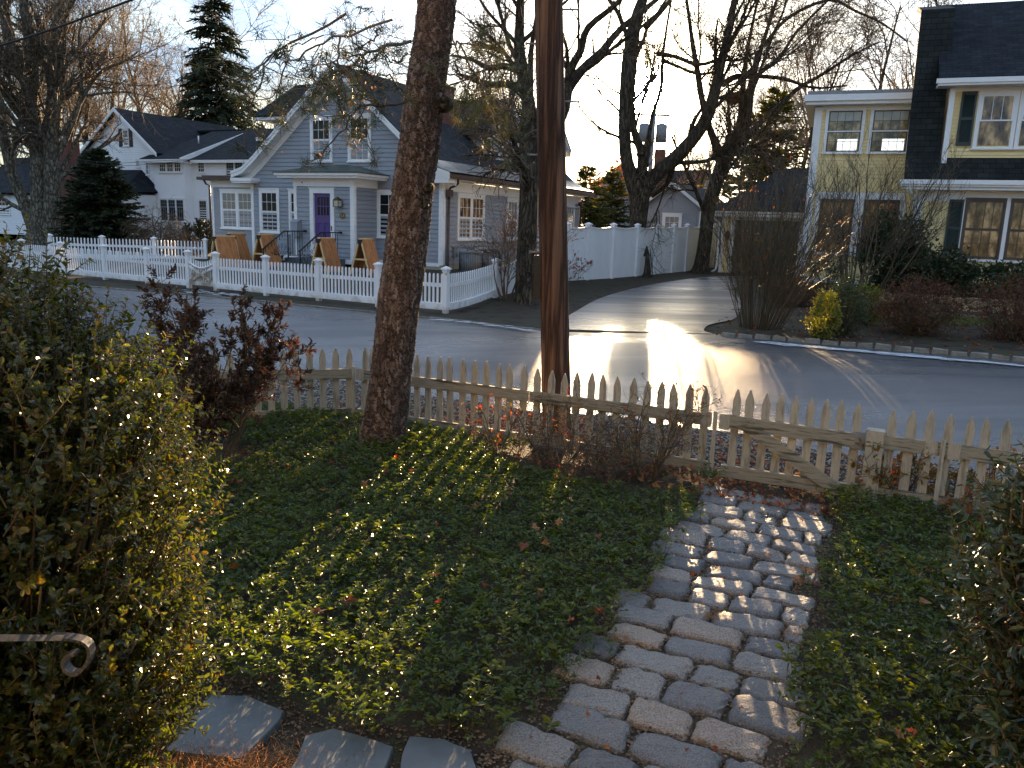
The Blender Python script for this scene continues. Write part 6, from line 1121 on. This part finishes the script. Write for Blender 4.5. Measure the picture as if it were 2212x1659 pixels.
lines = [(c9([(985, 415), (860, 430), (740, 440), (640, 500), (560, 610), (480, 700), (400, 760)]), 5, 7.6, 7.0), (c9([(1020, 20), (860, 45), (720, 105), (600, 205), (450, 290), (370, 425)]), 7, 8.2, 6.6), (c9([(560, -10), (545, 120), (550, 260), (548, 360), (555, 450)]), 4, 6.9, 6.7),
 (c9([(900, -120), (560, 0), (380, 60), (240, 170), (165, 310), (128, 480)]), 4, 6.4, 6.0), (c9([(600, -160), (290, 0), (120, 100), (30, 310), (0, 400), (-30, 500)]), 4, 6.2, 5.8), (c9([(860, 430), (810, 420), (720, 400), (690, 370)]), 3, 7.3, 7.1),
 (c9([(850, 45), (800, 110), (690, 170), (640, 150), (600, 100)]), 4, 7.5, 7.2), (c9([(740, 100), (650, 40), (620, -40)]), 3, 7.2, 7.3), (c9([(720, 105), (700, 200), (760, 260), (810, 330)]), 3, 7.2, 7.0), (c9([(600, 205), (520, 215), (470, 150), (480, 90)]), 3, 6.9, 6.7),
 (c9([(450, 290), (400, 300), (380, 210)]), 3, 6.8, 6.7), (c9([(980, 350), (930, 320), (880, 250), (800, 240)]), 4, 7.8, 7.4), (c9([(1270, 30), (1380, 30), (1500, 55), (1640, 30)]), 4, 8.3, 7.8), (c9([(1290, -20), (1320, 110), (1330, 230), (1400, 330)]), 4, 8.2, 7.7),
 (c9([(1340, 40), (1420, 200), (1520, 350), (1620, 430), (1740, 485)]), 4, 8., 7.), (c9([(1400, 0), (1500, 150), (1500, 300), (1490, 420)]), 3, 7.8, 7.4), (c9([(1290, 110), (1400, 130), (1560, 200), (1700, 210)]), 4, 8., 7.4), (c9([(1500, 350), (1560, 560), (1600, 650)]), 2, 7.2, 7.),
 (c9([(1000, 100), (930, 150), (870, 120), (820, 60)]), 4, 8., 7.6), (c9([(1290, 200), (1360, 260), (1440, 250), (1500, 330)]), 3, 8., 7.7), (c9([(240, 170), (160, 150), (140, 90)]), 2, 6.1, 6.), (c9([(455, -20), (240, 60), (170, 90)]), 2, 6.2, 6.), (c9([(800, -60), (760, 20), (650, 80)]), 4, 7.5, 7.2)]
PP = []; RR = []
for l, w_, ya, yb in lines:
    m = len(l); P_ = smooth_line([at(x, y, ya+(yb-ya)*i/(m-1)) for i, (x, y) in enumerate(l)], 14); P_[1:-1] += rng.normal(size=(12, 3))*.012; PP.append(P_); RR.append(np.linspace(w_/2*7.3/F*1.15, .0045, 14))
PP = np.stack(PP); RR = np.stack(RR); mb = MB(); mb.tubes(PP-pine.base, RR, 8)
s1 = kids(PP, RR, 210, .42, .8, .25, 1., 6, .3, -.02, .6, .0035); mb.tubes(s1[0]-pine.base, s1[1], 4); s2 = kids(*s1, 560, .18, .8, .2, 1., 4, .3, -.0, .6, .0022); mb.tubes(s2[0]-pine.base, s2[1], 3)
mb.build('branches', m_twig, pine.t)
tips = np.concatenate([PP[:, -1], PP[::2, -3], s1[0][rng.random(210) < .66][:, -1], s2[0][rng.random(560) < .14][:, -1]]); T_ = unit(np.concatenate([PP[:, -1]-PP[:, -2], PP[::2, -3]-PP[::2, -4]])); nt_ = len(tips); C = np.repeat(tips, 34, 0); n = len(C)
A = unit(rdir(n)+np.array([0, 0, -.15])+np.repeat(rdir(nt_), 34, 0)*.6); mb = MB(); rn = np.repeat(rng.random(nt_), 34)*.7+rng.random(n)*.3; blades(mb, C+A*.01+rng.normal(size=C.shape)*.012-pine.base, A, .085+.05*rng.random(n), .0048, rn); mb.build('needles', m_needle, pine.t)
n = 70; C = PP[:3].reshape(-1, 3)[rng.integers(0, 42, n)]+rng.normal(size=(n, 3))*np.array([.22, .1, .12]); 
# the slender shrub branches hanging before the grey house are part of the pine; small withered leaves cling to them
mb = MB(); leaves(mb, C-np.array([0, 0, .12])-pine.base, rdir(n)+[0, 0, -1.], rdir(n), .035, .018); mb.build('withered_leaves', m_dry, pine.t)
# ---------------------------------------------------------------- shrubs along the near fence
b_ = g(455, 992); shrub('bronze_leaved_shrub', 'tall shrub with dark bronze leaves beside the boxwood, in front of the weathered fence', (b_[0], b_[1], 0), 1.55, 1.0, 22, [(130, .5, .6, .18, .12, .6, .005), (520, .22, .7, .2, .12, .6, .003)], m_bronze, 13000, .055, .020, m_twig, spread=.62, r0=.013, lean=(.02, .0), clus=1, tip=.3, lift=.3)
b_ = g(1190, 1010); shrub('azalea', 'thin azalea with a few orange leaves before the utility pole', (b_[0], b_[1], 0), 1.0, .8, 14, [(90, .32, .7, .25, .05, .6, .004), (420, .15, .8, .3, .05, .6, .002)], m_olive, 420, .035, .017, m_twig, spread=1.15, r0=.009, wander=.16)
b_ = g(1080, 1000); shrub('azalea', 'low azalea left of the utility pole with red tipped twigs', (b_[0], b_[1], 0), .85, .8, 10, [(70, .3, .7, .25, .05, .6, .004), (300, .14, .8, .3, .05, .6, .002)], m_fall, 260, .035, .017, m_twig, spread=1.2, r0=.008, wander=.18)
b_ = g(1400, 1030); shrub('azalea', 'leafier azalea immediately left of the weathered gate', (b_[0], b_[1], 0), .95, .7, 14, [(110, .32, .7, .25, .05, .6, .004), (520, .15, .8, .3, .05, .6, .002)], m_olive, 650, .034, .016, m_twig, spread=.9, r0=.009, wander=.15, lean=(.05, 0))
b_ = g(1300, 1040); shrub('azalea', 'lowest azalea, between the pole and the leafier one by the gate', (b_[0], b_[1], 0), .6, .7, 12, [(90, .28, .8, .25, .05, .6, .004), (380, .14, .8, .3, .05, .6, .002)], m_bronze, 500, .03, .015, m_twig, spread=1.3, r0=.008, wander=.18)
b_ = g(1945, 1085); shrub('fading_hydrangea', 'small shrub with drooping yellow green leaves right of the gate post', (b_[0], b_[1], 0), .62, .5, 10, [(60, .25, .7, .2, .05, .6, .004), (160, .12, .8, .3, .0, .6, .002)], m_olive, 520, .055, .028, m_twig, spread=.9, r0=.007, lift=-.4)
b_ = g(2090, 1100); shrub('fading_hydrangea', 'second drooping leaved shrub, closer to the right edge', (b_[0], b_[1], 0), .6, .5, 9, [(60, .25, .7, .2, .05, .6, .004), (160, .12, .8, .3, .0, .6, .002)], m_olive, 480, .055, .028, m_twig, spread=.9, r0=.007, lift=-.4)
# ---------------------------------------------------------------- boxwood and rhododendron
def mass(name, label, ells, leafm, n, ll, lw, cat, rosette=4, barkm=None, clumps=420, base=None, csz=.055, stem_r=.006, depth=.3):
    base = np.array(base, float); t = thing(name, label, cat, base, 0); w_ = np.array([e[1][0]*e[1][2] for e in ells]); w_ = w_/w_.sum(); cc = []; oo = []
    for (c, r_), q in zip(ells, w_):
        m = int(clumps*q); d_ = rdir(m); rr = 1-depth*rng.random((m, 1))**1.6+rng.normal(size=(m, 1))*.035; cc.append(np.array(c)+d_*rr*np.array(r_)); oo.append(d_)
    cc = np.concatenate(cc); oo = np.concatenate(oo); ok = cc[:, 2] > .03; cc = cc[ok]; oo = oo[ok]; m = len(cc)
    # sprigs: short shoots pointing outward and up carrying paired leaves
    sd_ = unit(oo*.8+rdir(m)*.5+np.array([0, 0, .55])); P, Rr = grow(cc-sd_*.16, sd_, .16+.16*rng.random(m), np.full(m, stem_r*.55), 6, .09, .04, .4); mb = MB(); mb.tubes(P-base, Rr, 3)
    lo_ = np.zeros((m, 5, 3)); u_ = np.linspace(0, 1, 5)[None, :, None]; root = base+np.array([0, 0, .05]); mid = cc*np.array([.75, .75, .6])+root*np.array([.25, .25, .4]); lo_ = ((1-u_)**2)*root+2*u_*(1-u_)*mid[:, None]+u_**2*(cc-sd_*.16)[:, None]; s = rng.random(m) < .25
    mb.tubes(lo_[s]-base, np.linspace(stem_r*2, stem_r*.6, 5)[None].repeat(s.sum(), 0), 4); mb.build('stems', barkm or m_twig, t)
    per = n//m; idx = np.repeat(np.arange(m), per); tt = rng.random(len(idx))*4.99; i = tt.astype(int); f = (tt-i)[:, None]; C = P[idx, i]*(1-f)+P[idx, i+1]*f; T = unit(P[idx, i+1]-P[idx, i]); sde = unit(np.cross(T, rng.normal(size=T.shape)))
    A = unit(T*.55+sde*.9); N_ = unit(T+rdir(len(C))*.4); s_ = .6+.65*rng.random(len(C)); rn = np.clip(rng.random(m)[idx]*.55+rng.random(len(C))*.45-.05, 0, 1); mb = MB(); leaves(mb, C-base, A, N_, ll*s_, lw*s_, .12, .1, rn); mb.build('foliage', leafm, t); return t
bx = np.array([-2.1, 3.0, 0.])
mass('boxwood_hedge', 'tall sunlit boxwood mass filling the left foreground', [((-2.06, 3.05, 1.2), (.86, .8, .78)), ((-2.55, 3.15, 1.62), (.95, .8, .78)), ((-1.88, 3.15, 1.55), (.54, .65, .50)), ((-1.75, 2.8, .75), (.62, .5, .5)), ((-2.6, 2.4, 1.1), (.95, .65, .9)), ((-1.95, 2.9, .5), (.75, .6, .5)), ((-1.62, 2.55, .3), (.40, .4, .35)), ((-2.8, 3.2, 1.70), (.85, .7, .62)), ((-2.2, 3.0, 1.75), (.45, .55, .40))], m_box, 210000, .029, .0175, 'hedge', clumps=9000, base=bx)
mass('evergreen_shrub', 'glossy dark leaved evergreen at the right edge of the foreground', [((2.66, 3.35, .75), (.62, .7, .85)), ((3.05, 3.5, 1.0), (.7, .7, .72)), ((2.5, 3.0, .35), (.50, .5, .42))], m_rhodo, 26000, .056, .024, 'shrub', clumps=2000, base=(2.8, 3.4, 0), stem_r=.009, depth=.5)
# ---------------------------------------------------------------- ground cover, leaves, gravel
def stq(n, s0, s1, t0, t1): return s0+(s1-s0)*rng.random(n), t0+(t1-t0)*rng.random(n)
def vis(P):   # keep what the view can see, with a margin to the sides
    r_ = P-CAM; f = r_[:, 1]*math.cos(PITCH)-r_[:, 2]*math.sin(PITCH); return (np.abs(r_[:, 0])/np.maximum(f, .1) < .80) & (f > 2.2)
def cover(n, cond):
    s, t = stq(n, -8.5, 6.5, -18, -10.9); P = ST.o+s[:, None]*ST.x+t[:, None]*ST.y; ok = cond(s, t, P) & vis(P); return s[ok], t[ok], P[ok]
mul = [g(1290, 1020), g(1180, 1000), g(1420, 1040), g(455, 990), g(1370, 1010)]; mr = [.62, .5, .5, .45, .5]
def clear(P):
    ok = np.ones(len(P), bool)
    for c, r_ in zip(mul, mr): ok &= (np.hypot((P[:, 0]-c[0]), (P[:, 1]-c[1])) > r_*(.75+.5*rng.random(len(P))))
    return ok
es_ = np.array(sorted([ST.loc(g(*p_)) for p_ in ((330, 1455), (400, 1475), (520, 1480), (640, 1540), (760, 1572), (850, 1590), (960, 1582), (1040, 1608), (1130, 1590))]))
def vc(s, t, P): return (((s < np.interp(t, cl_[:, 0], cl_[:, 1])-.02+.05*np.sin(t*5)+.05*rng.normal(size=len(s))) & (t > np.interp(s, es_[:, 0], es_[:, 1])+.05*rng.normal(size=len(s)))) | (s > np.interp(t, cr_[:, 0], cr_[:, 1])+.08+.05*np.sin(t*4)+.05*rng.normal(size=len(s)))) & (t < -11.0) & clear(P)
s, t, P = cover(74000, vc); m = len(P); patch = .5+.5*np.sin(P[:, 0]*2.3+1)*np.sin(P[:, 1]*2.9)
pt2 = .5+.5*np.sin(P[:, 0]*5.1+2*np.sin(P[:, 1]*3.3))*np.sin(P[:, 1]*4.7+1.3*np.sin(P[:, 0]*2.9)); hh = .03+.07*rng.random(m)+.04*patch+.05*pt2; per = 6; lean_ = rng.normal(size=(m, 3))*np.array([.5, .5, 0]); axis = unit(lean_*.5+[0, 0, 1.]); C0 = P.copy(); C0[:, 2] = 0; C0 += axis*hh[:, None]
idx = np.repeat(np.arange(m), per); a = rng.random(len(idx))*6.28; A = np.stack([np.cos(a), np.sin(a), .15+.5*rng.random(len(idx))], 1); C = C0[idx]-axis[idx]*(rng.random(len(idx))*.05)[:, None]; N_ = np.array([0, 0, 1.])+rng.normal(size=A.shape)*.45
s_ = (.6+.7*rng.random(len(idx)))*(.75+.5*rng.random(m)**2*1.3+.12*pt2)[idx]; rn = np.clip(rng.random(m)[idx]*.45+rng.random(len(idx))*.3+.28*(pt2*patch)[idx], 0, 1); mb = MB(); leaves(mb, C, A, N_, .035*s_, .0165*s_, .15, .12, rn)
tag(mb.build('periwinkle_ground_cover', m_vinca, kind='stuff'), 'glossy green periwinkle ground cover over the front garden', 'ground cover')
mb = MB(); k = rng.random(m) < .35; mb.tubes(np.stack([P[k]*[1, 1, 0]+[0, 0, -.01], (P[k]*[1, 1, 0]+C0[k])/2+rng.normal(size=(k.sum(), 3))*.02, C0[k]], 1), np.full((k.sum(), 3), .0015), 3); tag(mb.build('periwinkle_stems', m_cane, kind='stuff'), 'thin trailing stems beneath the periwinkle', 'ground cover')
def litter(n, s0, s1, t0, t1, size, zf, wt=None):
    s, t = stq(n, s0, s1, t0, t1); P = ST.o+s[:, None]*ST.x+t[:, None]*ST.y; P[:, 2] = zf(s, t); ok = vis(P); P = P[ok]; return P
def lobed(mb, C, size):
    n = len(C); ang = np.array([-2.6, -2.0, -1.55, -1.0, -.45, 0, .45, 1.0, 1.55, 2.0, 2.6, 3.14]); rad = np.array([.5, .35, .75, .38, .9*.5, 1, .45, .38, .75, .35, .5, .2])
    yaw = rng.random(n)*6.28; tilt = unit(np.array([0, 0, 1.])+rng.normal(size=(n, 3))*.35); X_ = unit(np.cross(tilt, np.stack([np.cos(yaw), np.sin(yaw), 0*yaw], 1))); Y_ = np.cross(tilt, X_); sz = size*(.6+.7*rng.random(n))
    V = [C]; 
    for a_, r_ in zip(ang, rad): V.append(C+(X_*math.cos(a_)+Y_*math.sin(a_))*(r_*sz*(.85+.3*rng.random(n)))[:, None]+tilt*(rng.normal(size=n)*.18*sz)[:, None])
    V = np.stack(V, 1); f = np.array([[0, 1+i, 1+(i+1) % 12] for i in range(12)]); mb.add(V.reshape(-1, 3), (f[None]+(np.arange(n)*13)[:, None, None]).reshape(-1, 3), np.repeat(rng.random(n), 12))
mb = MB(); lobed(mb, litter(140, -7, 2.1, -15.6, -11.0, .06, lambda s, t: .10+.05*rng.random(len(s))), .055); lobed(mb, litter(75, 3.3, 6, -17, -11.0, .06, lambda s, t: .10+.05*rng.random(len(s))), .06)
for c, r_ in zip(mul, mr): n = 60; a = rng.random(n)*6.28; q = r_*rng.random(n)**.5; lobed(mb, np.stack([c[0]+np.cos(a)*q, c[1]+np.sin(a)*q, .02+.02*rng.random(n)], 1), .05)
lobed(mb, litter(800, -3, 7, -10.75, -9.7, .04, lambda s, t: hgt_st(s, t)+.02+.02*rng.random(len(s))), .038); lobed(mb, litter(240, 1.9, 3.5, -11.6, -11.0, .04, lambda s, t: .02+.01*rng.random(len(s))), .04)
lobed(mb, litter(70, 2., 3.5, -16.5, -11.2, .04, lambda s, t: .03+.012*rng.random(len(s))), .025)
tag(mb.build('fallen_leaves', m_fall, kind='stuff'), 'brown and orange fallen leaves scattered through the garden and gravel verge', 'fallen leaves')
lobed_r = MB(); lobed(lobed_r, litter(900, .0, 10, -3.2, 2.2, .04, lambda s, t: hgt_st(s, t)+.02), .05); tag(lobed_r.build('garden_leaf_litter', m_fall, kind='stuff'), 'leaf litter in the mulched bed across the road', 'fallen leaves')
def pebbles(P, r_, m, name, lab):
    n = len(P); o6 = np.array([[1, 0, 0], [0, 1, 0], [-1, 0, 0], [0, -1, 0], [0, 0, 1], [0, 0, -1.]]); V = P[:, None]+o6[None]*(r_*(.5+rng.random((n, 1, 1))))*(.6+.8*rng.random((n, 6, 1)))*np.array([1, 1, .7]); f = np.array([[0, 1, 4], [1, 2, 4], [2, 3, 4], [3, 0, 4], [1, 0, 5], [2, 1, 5], [3, 2, 5], [0, 3, 5]])
    q = MB(); q.add(V.reshape(-1, 3), (f[None]+(np.arange(n)*6)[:, None, None]).reshape(-1, 3), np.repeat(rng.random(n), 8)); return tag(q.build(name, m, kind='stuff'), lab, 'gravel')
P = litter(26000, -8, 9, -10.8, -9.4, .02, lambda s, t: hgt_st(s, t)+.006); pebbles(P, .013, m_gravel, 'verge_gravel', 'grey gravel verge between the weathered fence and the road')
s, t = stq(26000, -3.2, 2.2, -17.6, -15.2); P = ST.o+s[:, None]*ST.x+t[:, None]*ST.y; ok = vis(P) & (t < np.interp(s, es_[:, 0], es_[:, 1])+.12); P = P[ok]; P[:, 2] = -.022; pebbles(P, .007, m_grav2, 'path_gravel', 'fine brown gravel around the slate flagstones')
s, t = stq(30000, 1.5, 3.5, -18, -11.2); ok = (s > np.interp(t, cl_[:, 0], cl_[:, 1])-.12) & (s < np.interp(t, cr_[:, 0], cr_[:, 1])+.12); s, t = s[ok], t[ok]; P = ST.o+s[:, None]*ST.x+t[:, None]*ST.y; P[:, 2] = -.013+rng.normal(size=len(s))*.002; pebbles(P, .0075, m_grav2, 'joint_grit', 'brown grit packed into the joints of the cobble path')
# flagstones
flags = [([(455, 1500), (535, 1502), (612, 1535), (600, 1560), (520, 1640), (345, 1620), (380, 1570)], 'large slate flagstone nearest the boxwood hedge'), ([(660, 1588), (720, 1572), (850, 1612), (815, 1700), (600, 1700), (640, 1640)], 'middle slate flagstone with sunlit streaks at its lower edge'), ([(885, 1590), (960, 1596), (1015, 1620), (1045, 1700), (862, 1700), (868, 1630)], 'smaller slate flagstone nearest the cobble path'), ([(262, 1500), (330, 1468), (392, 1478), (380, 1500), (300, 1560), (250, 1560)], 'slate flagstone half hidden under the boxwood')]
for pts_, lab in flags:
    W3 = [g(x, y, .012) for x, y in pts_]; c = np.mean(W3, 0); t = []; k = len(W3); mb = MB(); W3 = np.array(W3)-c; sub = []
    for i in range(k):
        a, b = W3[i], W3[(i+1) % k]
        for u_ in (0, .33, .66): q = a+(b-a)*u_; sub.append(q*(1+rng.normal()*.012))
    sub = np.array(sub)
    ar = sum(sub[i][0]*sub[(i+1) % len(sub)][1]-sub[i][1]*sub[(i+1) % len(sub)][0] for i in range(len(sub)))
    if ar < 0: sub = sub[::-1]
    k = len(sub); top = sub*.985; mb.poly(top); [mb.poly([sub[i]-[0, 0, .006], sub[(i+1) % k]-[0, 0, .006], top[(i+1) % k], top[i]]) for i in range(k)]; [mb.poly([sub[i]-[0, 0, .05], sub[(i+1) % k]-[0, 0, .05], sub[(i+1) % k]-[0, 0, .006], sub[i]-[0, 0, .006]]) for i in range(k)]
    o_ = mb.build('flagstone', m_slate); o_.location = c; tag(o_, lab, 'flagstone', 'slate flagstones')
# dry grass tuft at the bottom and between the cobbles
n = 2600; c = g(470, 1665); C = np.array([c[0], c[1], 0])+rng.normal(size=(n, 3))*np.array([.26, .10, 0]); mb = MB(); blades(mb, C, rdir(n)*[1, 1, .4]+[0, 0, .45], .04+.05*rng.random(n), .003)
n = 1800; s, t = stq(n, 2.0, 3.45, -17, -11.2); q = ST.o+s[:, None]*ST.x+t[:, None]*ST.y; cl = np.floor(s*4+3*np.sin(t*3)) % 4 == 0; q = q[cl]; blades(mb, q, rdir(len(q))*[1, 1, .4]+[0, 0, .5], .03+.03*rng.random(len(q)), .0018)
n = 900; a = np.concatenate([g(x, y)[None]+rng.normal(size=(150, 3))*np.array([.05, .03, 0]) for x, y in ((1735, 1255), (1748, 1235), (1340, 1380), (1650, 1200), (1540, 1330), (1720, 1370))]); blades(mb, a, rdir(len(a))*[1, 1, .4]+[0, 0, .5], .05, .002)
tag(mb.build('dry_grass', m_dry, kind='stuff'), 'tufts of dry orange grass by the flagstones and between cobbles', 'grass')
# lawn of the right garden
n = 60000; s, t = stq(n, 2., 12, .4, 2.9); ok = (t > .9+.4*np.sin(s*1.3)) & (t < 2.85); s, t = s[ok], t[ok]; P = ST.o+s[:, None]*ST.x+t[:, None]*ST.y; P[:, 2] = hgt_st(s, t); mb = MB(); blades(mb, P, rdir(len(P))*[1, 1, .3]+[0, 0, .9], .06, .012); tag(mb.build('lawn', m_lawn, kind='stuff'), 'pale green lawn strip in the garden of the yellow house', 'lawn')
